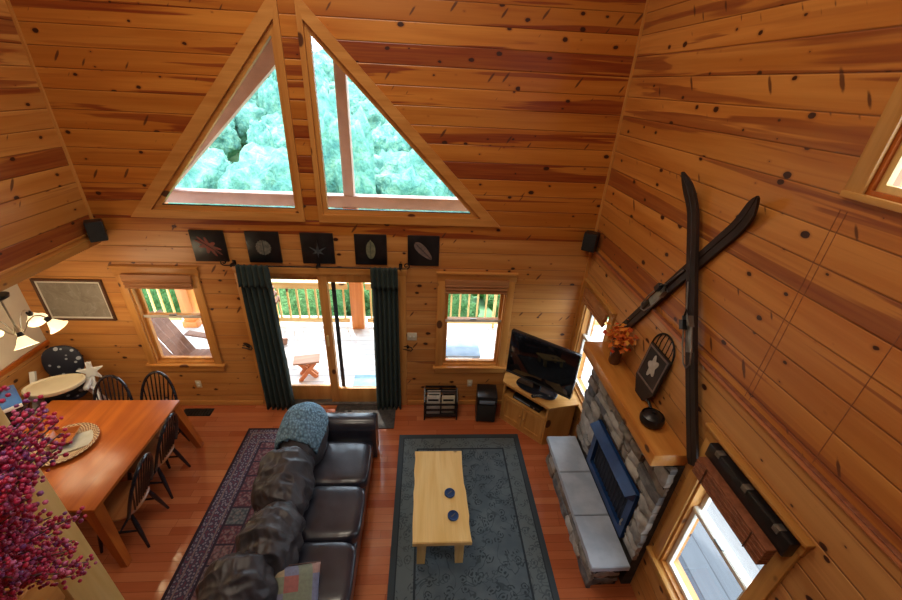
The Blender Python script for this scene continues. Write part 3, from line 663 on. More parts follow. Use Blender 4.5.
def leafprism(mb, pts, y=-.029):
    mb.prism([(p[0], y, p[1]) for p in pts], (0, .004, 0))
def art(x, label, kind):
    t = thing('leaf_picture', label, 'picture', (x, YB - .001, 2.31), 0, 'row of five dark leaf pictures')
    MB().box((-.178, -.025, -.18), (.178, 0, .18), .004).build('panel', 'black', t)
    mb = MB(); ang = 0; m = 'leaf_grey'
    if kind == 'oak':
        m = 'leaf_red'; ang = -.65; P = []
        for k in range(64):
            a = k / 64 * 2 * PI; rr = (.055 + .022 * cos(a * 9)); P.append((rr * cos(a) * 2.1, rr * sin(a) * 1.05))
        leafprism(mb, P)
    elif kind == 'round':
        P = [((.085 + .006 * cos(k * 2.2)) * cos(k / 48 * 2 * PI) * (.95), (.085 + .006 * cos(k * 2.2)) * sin(k / 48 * 2 * PI)) for k in range(48)]
        leafprism(mb, P)
    elif kind == 'star':
        m = 'leaf_blue'; P = []
        for k, L in zip(range(5), (.07, .11, .14, .11, .07)):
            a = PI * (-.12 + 1.24 * k / 4); P += [(L * cos(a), L * sin(a) - .04)]
            if k < 4: b = PI * (-.12 + 1.24 * (k + .5) / 4); P += [(.026 * cos(b), .026 * sin(b) - .04)]
        P += [(-.012, -.05), (0, -.11), (.012, -.05)]; leafprism(mb, P)
    elif kind == 'oval':
        m = 'leaf_green'; P = [(.052 * sin(k / 40 * 2 * PI), .105 * cos(k / 40 * 2 * PI) + (.02 if k == 0 else 0)) for k in range(40)]; leafprism(mb, P)
    else:
        m = 'leaf_brown'; ang = -.8; P = [(.135 * cos(k / 40 * 2 * PI), .05 * sin(k / 40 * 2 * PI) * (1 - .3 * cos(k / 40 * 2 * PI))) for k in range(40)]; leafprism(mb, P)
    o = mb.build('leaf', m, t); o.rotation_euler = (0, -ang, 0)
    s = MB().beam((-.13, -.031, 0), (.14, -.031, 0), .004, .004).build('leaf_vein', 'black', t); s.rotation_euler = (0, -ang if kind in ('oak', 'long') else PI / 2, 0)
    if kind in ('oval', 'round', 'star'): s.scale = (.75, 1, 1)
for x, k, l in ((-2.35, 'oak', 'dark square picture with a red lobed leaf, leftmost of the row'), (-1.77, 'round', 'dark square picture with a round grey leaf above the left curtain'), (-1.185, 'star', 'dark square picture with a spiky blue grey leaf, centre of the row'),
                (-.60, 'oval', 'dark square picture with an upright oval olive leaf'), (-.01, 'long', 'dark square picture with a slanted tan leaf, rightmost of the row')): art(x, l, k)
t = thing('framed_map', 'brown framed grey map on the dining wall beside the chandelier', 'picture', (-4.0, YB - .001, 1.605))
mb = MB(); ring(mb, lambda u, v, d: (u, -d, v), (-.37, .37, -.265, .265), .022, 0, .028); mb.build('frame', 'brownpot', t)
MB().box((-.348, -.012, -.243), (.348, -.004, .243)).build('mat_board', 'vinyl', t); MB().box((-.322, -.016, -.218), (.322, -.0125, .218)).build('map_sheet', 'map', t)
for loc, rz, l in (((XL + .095, YB - .12, 2.49), .6, 'small black speaker in the left corner below the gable'), ((XR - .09, YB - .11, 2.505), -.6, 'small black speaker in the right corner above the television')):
    t = thing('corner_speaker', l, 'speaker', loc, rz); MB().box((-.075, -.07, -.10), (.075, .06, .11), .012).build('cabinet', 'black', t)
    MB().box((-.066, -.078, -.09), (.066, -.0705, .10), .004).build('grille', 'blackfab', t); MB().box((-.02, .06, -.03), (.02, .085, .03)).build('bracket', 'iron', t)
def plate(x, z, name, label, sw):
    t = thing(name, label, name.replace('_', ' '), (x, YB - .001, z)); w = .06 if sw else .035
    MB().box((-w, -.006, -.058), (w, 0, .058), .004).build('cover', 'cream', t)
    for k in ((-.025, .025) if sw else (-.022, .022)):
        if sw: MB().box((k - .006, -.014, -.012), (k + .006, -.006, .012), .002).build('toggle', 'white', t)
        else: MB().box((-.016, -.009, k - .013), (.016, -.006, k + .013), .003).build('socket', 'white', t)
plate(-.14, 1.14, 'light_switch', 'cream double light switch right of the patio door', True)
plate(.65, .38, 'wall_outlet', 'cream wall outlet between magazine rack and black subwoofer', False)
plate(-2.94, .36, 'wall_outlet', 'cream wall outlet below the left window', False)
t = thing('floor_vent', 'dark metal floor vent below the left window', 'floor vent', (-2.97, 4.15, .001))
MB().box((-.19, -.07, 0), (.19, .07, .006), .002).build('frame', 'iron', t)
mb = MB()
for k in range(9): mb.box((-.17 + k * .039, -.055, .006), (-.145 + k * .039, .055, .009))
mb.build('louvres', 'black', t)
tag(MB().box((-1.17, 3.84, .001), (-.36, 4.27, .014), .006).build('doormat', 'mat'), 'dark doormat on the floor inside the patio door', 'doormat')

# ------------------------------------------------------------------ rugs
tag(MB().box((-2.20, .9, .001), (-.95, 3.86, .010), .004).build('persian_rug', persian(-1.575, 2.38, .625, 1.48)), 'red and navy patterned rug lying under the dark sofa', 'rug')
tag(MB().box((-.28, 1.30, .001), (1.25, 3.73, .012), .004).build('area_rug', blue_rug(.485, 2.515, .765, 1.215)), 'slate blue bordered rug under the pine coffee table', 'rug')

# ------------------------------------------------------------------ dining table and chairs
t = thing('dining_table', 'big orange wooden dining table with splayed legs at the left', 'table', (-3.37, 2.92, 0), .0)
MB().box((-.67, -.67, .712), (.67, .65, .75), .008).build('tabletop', 'oak_y', t)
mb = MB(); mb.box((-.56, -.56, .62), (.56, -.535, .711)); mb.box((-.56, .515, .62), (.56, .54, .711)); mb.box((-.56, -.535, .62), (-.535, .515, .711)); mb.box((.535, -.535, .62), (.56, .515, .711)); mb.build('apron', 'oak_x', t)
for sx in (-1, 1):
    for sy in (-1, 1): MB().beam((sx * .60, sy * .60 - .01, .711), (sx * .70, sy * .68 - .01, 0), .10, .10, (0, 1, 0), .062, .062).build('leg', 'oak_z', t)
def windsor(label, loc, rz):
    t = thing('windsor_chair', label, 'chair', loc, rz, 'black windsor chairs around the dining table')
    mb = MB(); N = 36; pr = []
    for k in range(N):
        a = 2 * PI * k / N; x, y = cos(a), sin(a); q = (abs(x) ** 2.6 + abs(y) ** 2.6) ** (-1 / 2.6); pr.append((x * q * .215, y * q * .205 * (1.0) + 0))
    def rg(s, z): return [Vector((p[0] * s, p[1] * s, z)) for p in pr]
    mb.loft([rg(.90, .425), rg(.99, .433), rg(1.0, .447), rg(.96, .458), rg(.70, .453), rg(.2, .449)]); mb.build('seat', 'seatwood', t)
    for sx, sy in ((-1, 1), (1, 1), (-1, -1), (1, -1)):
        a, b = Vector((sx * .13, sy * .13, .428)), Vector((sx * .20, sy * .20, 0))
        MB().tube([a.lerp(b, q) for q in (0, .15, .35, .6, .8, 1)], [.013, .017, .021, .019, .015, .012], 10).build('leg', 'chairblack', t)
    for sx in (-1, 1): MB().tube([(sx * .165, .165, .21), (sx * .165, 0, .21), (sx * .165, -.165, .21)], [.008, .013, .008], 8).build('stretcher', 'chairblack', t)
    MB().tube([(-.165, 0, .21), (0, 0, .21), (.165, 0, .21)], [.008, .013, .008], 8).build('stretcher', 'chairblack', t)
    def hoop(a):   # a in 0..pi; back of the chair is -y
        x = .205 * cos(a); h = sin(a) ** .75 if a not in (0, PI) else 0
        z = .45 + .50 * h; return Vector((x, -.165 - .16 * h, z))
    P = [hoop(PI * k / 30) for k in range(31)]
    MB().tube(P, .0155, 10).build('back_hoop', 'chairblack', t)
    for k in range(8):
        x = -.15 + .30 * k / 7; a = math.acos(max(-1, min(1, x * 1.12 / .205))); e = hoop(a); b = Vector((x * .82, -.178, .452))
        MB().tube([b, b.lerp(e, .3), e], [.007, .009, .006], 8).build('spindle', 'chairblack', t)
    return t
w = windsor('black windsor chair at the near end of the table right side', (-2.78, 2.56, 0), PI / 2 + .10)
dup(w, (-2.83, 3.08, 0), PI / 2 + .05, 'black windsor chair at the table right side nearest the left window')
dup(w, (-3.47, 3.41, 0), PI + .05, 'black windsor chair behind the table beside the high chair')
dup(w, (-3.04, 3.48, 0), PI - .05, 'black windsor chair behind the table below the left window')

t = thing('woven_platter', 'round woven rattan platter with patterned rim on the dining table', 'platter', (-3.42, 2.93, .7515))
MB().lathe([(.0, .0), (.17, .0), (.235, .018), (.262, .034), (.266, .038), (.26, .041), (.23, .026), (.165, .010), (.0, .010)], 40).build('platter', 'rattan', t)
tag(MB().box((-.15, -.11, 0), (.15, .11, .006), .002).build('placemat', 'placemat'), 'grey green mat lying in the woven platter', 'placemat').location = (-3.36, 2.95, .768)
bpy.data.objects['placemat'].rotation_euler = (0, 0, .6)
t = thing('wooden_bowl', 'small square amber wooden bowl on the platter', 'bowl', (-3.47, 2.98, .777), .25)
MB().loft([[Vector((x * s, y * s, z)) for x, y in ((-1, -1), (1, -1), (1, 1), (-1, 1))] for s, z in ((.075, 0), (.115, .055), (.105, .055), (.068, .010))]).build('bowl', 'bowl', t)

# high chair in the corner
t = thing('high_chair', 'white high chair with dotted navy seat and cream tray behind the table', 'high chair', (-4.15, 3.87, 0), .38)
def lean(p, d):
    return Vector((p.x, p.y + .12 * p.z, p.z))
MB().blob((.0, .19, .90), (.185, .045, .215), 2.4, 4, lean).build('seat_back', 'dots', t)
MB().blob((0, .02, .60), (.20, .19, .05), 3, 4).build('seat', 'dots', t)
mb = MB(); N = 40
def outl(s, z): return [Vector(((.27 * cos(2 * PI * k / N) * s), -.16 + (.19 if sin(2 * PI * k / N) < 0 else .15) * sin(2 * PI * k / N) * s, z)) for k in range(N)]
mb.loft([outl(.9, .80), outl(1, .82), outl(1.02, .855), outl(.96, .862), outl(.9, .845), outl(.3, .843)]); mb.build('tray', 'cream', t)
for s in (-1, 1):
    MB().beam((s * .25, .10, .90), (s * .31, -.42, 0), .05, .035).build('front_leg', 'white', t)
    MB().beam((s * .24, -.12, .70), (s * .25, .27, 0), .05, .035).build('rear_leg', 'white', t)
    MB().box((s * .22, -.20, .70), (s * .27, .16, .75), .015).build('arm_rest', 'white', t)
    if s < 0: continue
    P = []
    for k in range(10):
        a = PI / 2 + 2 * PI * k / 10; rr = .13 if k % 2 == 0 else .05; P.append((s * .28 + rr * cos(a), -.02, .83 + rr * sin(a)))
    MB().prism(P, (0, .03, 0)).build('hinge_star', 'white', t)
MB().box((-.3, -.42, .10), (.3, -.37, .14), .01).build('foot_bar', 'white', t)
t = thing('storage_bin', 'black upright bin with glossy blue lid left of the dining table', 'bin', (-4.22, 3.36, 0), .86)
MB().loft([[Vector((x * a, y * b, z)) for x, y in ((-1, -1), (1, -1), (1, 1), (-1, 1))] for a, b, z in ((.065, .17, 0), (.08, .20, .96))]).build('body', 'blackgloss', t)
MB().box((-.085, -.21, .96), (.085, .21, .985), .012).build('lid', 'blue', t)
MB().box((-.075, -.222, .94), (.075, -.2105, .98), .004).build('lid_catch', 'white', t)

# chandelier
t = thing('chandelier', 'five arm nickel chandelier with glowing bell shades over the dining table', 'chandelier', (-3.575, 3.19, 1.86))
MB().lathe([(.07, .395), (.065, .37), (.03, .35), (.012, .345)], 20).build('canopy', 'black', t)
MB().tube([(0, 0, .35), (0, 0, .06)], .008, 8).build('stem', 'brass', t)
MB().lathe([(.012, .39), (.012, .49), (.05, .495), (.05, .509)], 16).build('ceiling_mount', 'black', t)
MB().lathe([(.004, -.05), (.018, -.04), (.03, -.01), (.034, .03), (.02, .06), (.01, .09)], 16).build('hub', 'brass', t)
for k in range(5):
    a = math.radians(31 + 72 * k); dx, dy = cos(a), sin(a)
    P = [(dx * r_, dy * r_, z) for r_, z in ((.02, .0), (.05, .04), (.09, .11), (.14, .15), (.18, .145), (.205, .12), (.212, .10))]
    ar = MB().tube(P, .006, 8).build('arm', 'brass', t)
    tilt = Matrix.Translation((dx * .212, dy * .212, .10)) @ Matrix.Rotation(.45, 4, Vector((dy, -dx, 0)))
    sk = MB().lathe([(.008, .015), (.02, .012), (.023, -.03), (.02, -.035)], 14).build('socket', 'black', ar); sk.matrix_local = tilt
    sd = MB().lathe([(.021, -.022), (.030, -.035), (.045, -.065), (.063, -.098), (.082, -.118), (.080, -.119), (.060, -.100), (.042, -.067), (.026, -.036), (.018, -.023)], 24).build('lamp_shade', 'shade', ar, 60); sd.matrix_local = tilt
    p = t.location + (tilt @ Vector((0, 0, -.15)))
    L = bpy.data.lights.new('bulb', 'POINT'); L.energy = 6; L.specular_factor = .15; L.color = (1, .78, .48); L.shadow_soft_size = .04; lo = bpy.data.objects.new('bulb', L); C.objects.link(lo); lo.location = p

# ------------------------------------------------------------------ sofa
t = thing('sofa', 'long dark brown leather sofa with loose slumped back cushions', 'sofa', (-1.0, 2.40, 0))
def wr(amp, sc, seed, st=(1, 1, 1)):
    def f(p, d):
        q = Vector((p.x * st[0], p.y * st[1], p.z * st[2])) * sc + Vector((seed, seed * .7, 0))
        h = .8 * noise.noise(q * .45 + Vector((3, 1, 7))) + .9 * (.30 - abs(noise.noise(q))) + .35 * (.3 - abs(noise.noise(q * 2.1)))
        return p + d * amp * h
    return f
MB().box((-.46, -1.06, .07), (.44, 1.06, .33), .03, 3).build('base', 'leather', t)
MB().blob((-.35, 0, .38), (.10, 1.06, .29), 7, 4).build('backrest', 'leather', t)
for s in (-1, 1):
    mb = MB(); P = []
    for k in range(17): a = PI * k / 16; P.append((.125 * cos(a), .50 + .115 * sin(a)))
    pts = [(-.115, .06)] + [(.115, .06)] + P
    mb.loft([[Vector((x, s * 1.05 + q[0] * (1 if abs(x) < .45 else .93), q[1] if abs(x) < .45 else .06 + (q[1] - .06) * .98)) for q in pts] for x in (-.47, -.44, .44, .48)]); mb.build('arm', 'leather', t, 50)
for i, yc in enumerate((.545, -.005, -.555)):
    MB().blob((.09, yc, .405), (.38, .272, .085), 5.5, 5, wr(.006, 6, i * 3.3)).build('seat_cushion', 'leather', t, 180)
for x in (-.4, .4):
    for y in (-1.0, 1.0): MB().box((x - .03, y - .03, .012), (x + .03, y + .03, .07)).build('foot', 'black', t)
def cushion(yc, zc, dims, rot, seed, xc=-.26, amp=.05):
    R = Matrix.Rotation(rot[0], 3, 'Y') @ Matrix.Rotation(rot[1], 3, 'X') @ Matrix.Rotation(rot[2], 3, 'Z')
    def fn(p, d):
        q = wr(amp, 3.2, seed, (.7, 1.9, .8))(p, d); q = wr(amp * .25, 7.0, seed + 4, (1.8, .8, 1))(q, d)
        return q
    return dict(c=(xc, yc, zc), dim=dims, k=2.35, sub=6, fn=fn, rot=R)
cu = [cushion(.70, .66, (.22, .33, .27), (-.30, .0, .0), 2.0, -.23, .02), cushion(.10, .67, (.24, .31, .26), (-.45, .12, .08), 7.4, -.25, .085), cushion(-.40, .68, (.22, .26, .245), (-.45, -.12, -.12), 11.9, -.19, .085), cushion(-.76, .67, (.23, .28, .24), (-.4, .15, .2), 17.2, -.31, .085)]
for q in cu: MB().blob(**q).build('back_cushion', 'suede', t, 180)
# knit throw following the far cushion
q = dict(cu[0]); q['dim'] = (.215, .385, .285); q['sub'] = 5
of = cu[0]['fn']; q['fn'] = lambda p, d: of(p * .94, d) + d * .022
mb = MB().blob(**q)
cut = [v for v in mb.b.verts if v.co.z < .62 + .25 * (v.co.x + .3) or v.co.y < .44 or v.co.x > -.02 + .1 * (v.co.y - .6)]
bmesh.ops.delete(mb.b, geom=cut, context='VERTS')
th = mb.build('knit_throw', 'knit', None, 180, .022); th.location = t.location
tag(th, 'blue grey knitted throw draped over the far end of the sofa back', 'blanket')
t2 = thing('throw_pillow', 'patchwork square pillow on the near sofa seat', 'pillow', (-.93, 1.68, .56), 0, rot=(.5, .35, .30)); t2.scale = (.93, .93, .93)
def tp(sg):
    def f(u, v):
        x, y = 2 * u - 1, 2 * v - 1; pin = 1 - .10 * (1 - abs(x * y)) * (x * x + y * y) / 2
        h = .075 * (1 - x ** 4) ** .6 * (1 - y ** 4) ** .6
        return (x * .19 * pin, y * .19 * pin, sg * h)
    return f
mb = MB(); mb.grid(tp(1), 18, 18); mb.grid(tp(-1), 18, 18); bmesh.ops.remove_doubles(mb.b, verts=mb.b.verts, dist=1e-4); mb.build('cover', 'plaid', t2, 60)
P = [(sx * .19, sy * .19, 0) for sx, sy in ((-1, -1), (1, -1), (1, 1), (-1, 1))]
MB().tube(P + [P[0]], .005, 6).build('piping', 'brownpot', t2)

# ------------------------------------------------------------------ coffee table
t = thing('coffee_table', 'pale pine slab coffee table on the slate blue rug', 'table', (.19, 2.585, .012))
mb = MB(); P = []
for k in range(13): P.append((-.255 + .006 * sin(k * 1.9), -.5 + k / 12, 0))
for k in range(13): P.append((.252 - .012 * sin(k * .55) + .004 * sin(k * 2.3) + (.02 if k == 12 else 0), .5 - k / 12, 0))
mb.prism([(p[0], p[1], .385) for p in P], (0, 0, .055))
bmesh.ops.bevel(mb.b, geom=[e for e in mb.b.edges if abs(e.verts[0].co.z - e.verts[1].co.z) < .001], offset=.006, segments=2, affect='EDGES')
mb.build('tabletop', 'pale_y', t)
for sx in (-1, 1):
    for sy in (-1, 1): MB().beam((sx * .18, sy * .40, 0), (sx * .17, sy * .38, .384), .075, .075, (0, 1, 0), .09, .09).build('leg', 'pale_z', t)
MB().box((-.15, -.36, .31), (.15, .36, .375)).build('apron', 'pale_y', t)
for y, l in ((2.56, 'round dark blue coaster farther along the coffee table'), (2.325, 'round dark blue coaster nearer the front of the coffee table')):
    c = thing('coaster', l, 'coaster', (.285 if y > 2.4 else .305, y, .4525), 0, 'coasters on the coffee table')
    MB().lathe([(.0, 0), (.048, 0), (.052, .004), (.052, .018), (.047, .022), (.040, .017), (.0, .017)], 28).build('dish', 'firebox', c)
    MB().box((-.025, -.004, .0171), (.025, .004, .021), .002).build('mark', 'leaf_grey', c).rotation_euler = (0, 0, .7)

# ------------------------------------------------------------------ television corner
t = thing('tv_cabinet', 'honey coloured pine corner cabinet under the television', 'cabinet', (0, 0, 0))
top = [(1.04, 4.03), (1.52, 3.53), (1.90, 3.60), (1.90, 4.20), (1.10, 4.20)]
MB().prism([(x, y, .61) for x, y in top], (0, 0, .03)).build('top', 'honey_x', t)
ins = [(1.06, 4.03), (1.525, 3.555), (1.88, 3.62), (1.88, 4.18), (1.11, 4.18)]
MB().prism([(x, y, .0) for x, y in ins], (0, 0, .05)).build('plinth', 'honey_x', t)
F0, F1 = Vector((1.06, 4.03, 0)), Vector((1.525, 3.555, 0)); fd = (F1 - F0).normalized(); L = (F1 - F0).length; fn_ = Vector((fd.y, -fd.x, 0)); 
if fn_.dot(Vector((-1, -1, 0))) < 0: fn_ = -fn_
def fp(s, z, d=0): return F0 + fd * s + Vector((0, 0, z)) + fn_ * d
def fbox(mb, s0, s1, z0, z1, d0, d1):
    return mb.loft([[fp(s0, z, d) for z, d in ((z0, d0), (z0, d1), (z1, d1), (z1, d0))], [fp(s1, z, d) for z, d in ((z0, d0), (z0, d1), (z1, d1), (z1, d0))]])
MB().prism([(1.525, 3.555, .05), (1.88, 3.62, .05), (1.88, 3.645, .05), (1.53, 3.585, .05)], (0, 0, .56)).build('side_panel', 'honey_z', t); mb = MB(); mb.prism([(1.06, 4.03, .05), (1.11, 4.18, .05), (1.135, 4.17, .05), (1.085, 4.03, .05)], (0, 0, .56)); mb.build('side_panel', 'honey_z', t)
MB().prism([(1.14, 4.15, .05), (1.85, 4.15, .05), (1.85, 4.18, .05), (1.14, 4.18, .05)], (0, 0, .56)).build('back_panel', 'brownpot', t)
MB().prism([(1.09, 4.03, .40), (1.53, 3.60, .40), (1.86, 3.66, .40), (1.86, 4.14, .40), (1.13, 4.14, .40)], (0, 0, .02)).build('shelf', 'honey_x', t)
mb = MB(); fbox(mb, 0, L, .395, .43, -.02, .0); fbox(mb, 0, L, .585, .61, -.02, 0); fbox(mb, 0, .025, .05, .585, -.02, .0); fbox(mb, L - .025, L, .05, .585, -.02, 0); mb.build('face_frame', 'honey_x', t)
for s0, s1, kx in ((.028, L / 2 - .003, L / 2 - .03), (L / 2 + .003, L - .028, L / 2 + .03)):
    mb = MB(); w = .045; fbox(mb, s0, s0 + w, .055, .39, -.016, .004); fbox(mb, s1 - w, s1, .055, .39, -.016, .004); fbox(mb, s0 + w, s1 - w, .055, .055 + w, -.016, .004); fbox(mb, s0 + w, s1 - w, .39 - w, .39, -.016, .004); fbox(mb, s0 + w, s1 - w, .055 + w, .39 - w, -.014, -.006)
    d = mb.build('door', 'honey_z', t)
    MB().blob(fp(kx, .24, .014), (.012, .012, .012), 2, 2).build('knob', 'honey_z', d)
t = thing('media_player', 'flat black media player on the open shelf of the corner cabinet', 'media player', fp(L / 2, .4215, -.14), math.atan2(fd.y, fd.x))
MB().box((-.20, -.10, 0), (.20, .12, .055), .004).build('case', 'black', t); MB().box((-.18, -.104, .02), (.06, -.1005, .035)).build('display', 'steelblue', t); MB().blob((.12, -.104, .028), (.012, .006, .012), 2, 2).build('dial', 'gridiron', t)
tc = Vector((1.45, 3.885, .641)); ta = math.atan2(-.62, .78)
t = thing('television', 'large black flat screen television standing on the corner cabinet', 'television', tc, ta)
MB().box((-.44, -.035, .085), (.44, .03, .72), .012).build('case', 'blackgloss', t)
MB().box((-.405, -.040, .135), (.405, -.0352, .69), .002).build('screen', 'screen', t)
MB().box((-.435, -.039, .09), (.435, -.0353, .118), .002).build('speaker_bar', 'blackfab', t)
MB().box((-.05, -.02, .015), (.05, .025, .09), .006).build('neck', 'blackgloss', t)
MB().blob((0, -.01, .011), (.27, .14, .011), 2.6, 4).build('stand', 'blackgloss', t)
for s, dd, l in ((L - .20, -.06, 'slim black remote at the cabinet edge nearest the fireplace'), (L - .13, -.13, 'slim grey remote lying beside the television foot')):
    p = fp(s, .6405, dd)
    c = thing('remote_control', l, 'remote control', p, math.atan2(fd.y, fd.x) + (.5 if dd < -.1 else .9)); MB().box((-.085, -.022, 0), (.085, .022, .018), .006).build('body', 'blackgloss' if dd > -.1 else 'steelblue', c)
    mb = MB()
    for k in range(6): mb.box((-.06 + k * .02, -.012, .018), (-.05 + k * .02, .012, .0205))
    mb.build('buttons', 'leaf_grey', c)
t = thing('subwoofer', 'black subwoofer box on the floor left of the corner cabinet', 'speaker', (.86, 4.07, 0), -.08)
MB().box((-.13, -.13, .015), (.13, .14, .44), .012).build('cabinet', 'black', t); MB().box((-.115, -.137, .03), (.115, -.1305, .30), .004).build('grille', 'blackfab', t)
MB().box((-.10, -.136, .33), (.10, -.1302, .385), .004).build('front_strip', 'steelblue', t)  # plain blue grey strip above the grille
for x in (-.1, .1):
    for y in (-.1, .11): MB().lathe([(.018, 0), (.018, .016)], 10, (x, y, 0)).build('foot', 'black', t)
t = thing('magazine_rack', 'black wooden magazine rack against the wall under the window', 'magazine rack', (.25, 4.12, 0))
for s in (-1, 1): MB().prism([(s * .225, -.13, .0), (s * .225, .12, .0), (s * .225, .14, .34), (s * .225, .05, .40), (s * .225, -.11, .30)], (-s * .018, 0, 0)).build('side_panel', 'black', t)
mb = MB()
for z in (.07, .16, .25): mb.box((-.207, -.125, z), (.207, -.113, z + .03))
mb.build('front_slats', 'black', t)
mb = MB()
for z in (.10, .2, .3, .36): mb.box((-.207, .105, z), (.207, .117, z + .03))
mb.build('back_slats', 'black', t); MB().box((-.207, -.12, .05), (.207, .11, .065)).build('bottom', 'black', t); MB().tube([(-.207, .0, .385), (.207, .0, .385)], .010, 8).build('handle', 'black', t)
for x, y, h, m, l in ((-.10, -.07, .36, 'paper', 'white magazine in the left half of the black rack'), (.10, -.06, .35, 'paper2', 'tan illustrated magazine in the right half of the black rack'), (-.09, -.02, .40, 'paper', 'folded newspaper behind the white magazine in the rack'), (.11, .02, .37, 'leaf_brown', 'brown covered magazine at the back of the rack')):
    c = thing('magazine', l, 'magazine', (.25 + x, 4.12 + y, .066), 0, 'magazines in the rack', (-.08, 0, 0)); MB().box((-.088, -.008, 0), (.088, .008, h - .07), .002).build('pages', m, c); MB().box((-.07, -.0095, h - .15), (.07, -.0082, h - .12)).build('title_band', 'black', c)

# ------------------------------------------------------------------ fireplace
t = thing('stone_fireplace', 'grey ledge stone fireplace with sky tinted black insert under the mantel', 'fireplace', (0, 0, 0))
Y0, Y1, Zt = 1.90, 3.40, 1.585
FY0, FY1, FZ0, FZ1 = 2.10, 2.99, .41, 1.02
XS = 1.86
mb = MB(); mb.box((XS, Y0 + .03, .0), (XR - .001, FY0, Zt)); mb.box((XS, FY1, .0), (XR - .001, Y1 - .03, Zt)); mb.box((XS, FY0, FZ1), (XR - .001, FY1, Zt)); mb.box((XS, FY0, 0), (XR - .001, FY1, FZ0)); mb.build('mortar_bed', 'mortar', t)
random.seed(21)
def stone(y0, y1, z0, z1, x, dep=.05):
    mb = MB(); n1, n2 = 5, 4; j = .012
    c = [[None] * (n2 + 1) for _ in range(n1 + 1)]; sd = random.random() * 50
    def q(u, v, o):
        e = 1 - max(abs(2 * u - 1), abs(2 * v - 1)) ** 14
        return Vector((x + .015 - o * (dep * (.72 + .28 * e) + .022 * noise.noise(Vector((u * 2.5, v * 2.5, sd)))), y0 + (y1 - y0) * u + j * noise.noise(Vector((u * 3, v * 3, sd + 9))), z0 + (z1 - z0) * v + j * noise.noise(Vector((u * 3, v * 3, sd + 19)))))
    F = [[q(i / n1, k / n2, 1) for k in range(n2 + 1)] for i in range(n1 + 1)]
    mb.grid(lambda u, v: F[round(u * n1)][round(v * n2)], n1, n2)
    border = [(i, 0) for i in range(n1)] + [(n1, k) for k in range(n2)] + [(i, n2) for i in range(n1, 0, -1)] + [(0, k) for k in range(n2, 0, -1)]
    a = [F[i][k] for i, k in border]; b = [Vector((x + .02, p.y, p.z)) for p in a]; mb.loft([a, b], caps=False)
    return mb.build('stone', 'stone%d' % random.choice((0, 0, 1, 2, 2, 3)), t, 50)
z = .42
while z < Zt - .03:
    h = min(random.choice((.07, .10, .13, .16)), Zt - z)
    if Zt - z - h < .05: h = Zt - z
    y = Y0
    while y < Y1 - .02:
        w_ = random.uniform(.13, .34); y2 = min(y + w_, Y1)
        if Y1 - y2 < .09: y2 = Y1
        a, b = y, y2
        if z < FZ1 - .02 and z + h > FZ0:
            if a < FY0: b = min(b, FY0)
            elif b > FY1: a = max(a, FY1)
            else: a = b
            if b - a < .03: a = b
        hh = h
        if a != b: stone(a + .006, b - .006, z + .005, min(z + hh, Zt) - .005, XS, random.uniform(.03, .07))
        y = y2
    z += h
ins = MB(); ring(ins, lambda u, v, d: (XS - .005 - d, u, v), (FY0 + .01, FY1 - .01, FZ0, FZ1 - .01), .075, 0, .035)
ins = ins.build('insert_frame', 'firebox', t)
MB().prism([(XS - .04, FY0 + .02, FZ1 - .012), (XS - .10, FY0 + .06, FZ1 - .10), (XS - .04, FY0 + .02, FZ1 - .11)], (0, FY1 - FY0 - .04, 0)).build('hood', 'firebox', ins)
MB().box((XS + .0, FY0 + .085, FZ0 + .075), (XS + .003, FY1 - .085, FZ1 - .085)).build('firebox_back', 'soot', t)
mb = MB()
for k in range(13): mb.box((XS - .016, FY0 + .10 + k * .055, FZ0 + .08), (XS - .010, FY0 + .112 + k * .055, FZ1 - .09))
mb.build('screen_bars', 'soot', t)
MB().tube([(XS - .05, FY0 + .05, .55), (XS - .06, FY0 + .05, .59), (XS - .05, FY0 + .05, .63)], .008, 8).build('damper_handle', 'brass', t)
t = thing('stone_hearth', 'raised stone hearth topped with three blue grey flagstone slabs', 'hearth', (0, 0, 0))
MB().box((1.535, 1.93, 0), (XS - .06, 3.30, .345)).build('core', 'mortar', t)
random.seed(33)
js = [1.86, 2.34, 2.83, 3.33]
for i in range(3):
    a, b = js[i] + .004, js[i + 1] - .004
    mb = MB(); P = []
    for k in range(9): P.append((1.475 + .007 * noise.noise(Vector((k * 1.7, i, 0))), a + (b - a) * k / 8, .345))
    P += [(XS - .045, b, .345), (XS - .045, a, .345)]
    mb.prism(P, (0, 0, .06)); bmesh.ops.bevel(mb.b, geom=[e for e in mb.b.edges if e.verts[0].co.z > .4 and e.verts[1].co.z > .4], offset=.006, segments=2, affect='EDGES'); mb.build('slab', 'slate', t)
for z0, z1 in ((.0, .11), (.115, .22), (.225, .34)):
    y = 1.90
    while y < 3.30:
        y2 = min(y + random.uniform(.14, .32), 3.31)
        if 3.31 - y2 < .08: y2 = 3.31
        s = stone(y + .005, y2 - .005, z0, z1, 1.535, random.uniform(.025, .05)); s.parent = t; y = y2
    s = stone(1.56, 1.80, z0, z1, 0, .04); s.parent = t
    for v in s.data.vertices: v.co = (v.co.y, 1.945 + v.co.x * .9, v.co.z)
t = tag(MB().box((1.675, 1.93, 1.592), (XR - .001, 3.39, 1.705), .008).build('mantel_shelf', 'mantel'), 'thick orange pine mantel shelf above the stone fireplace', 'mantel')

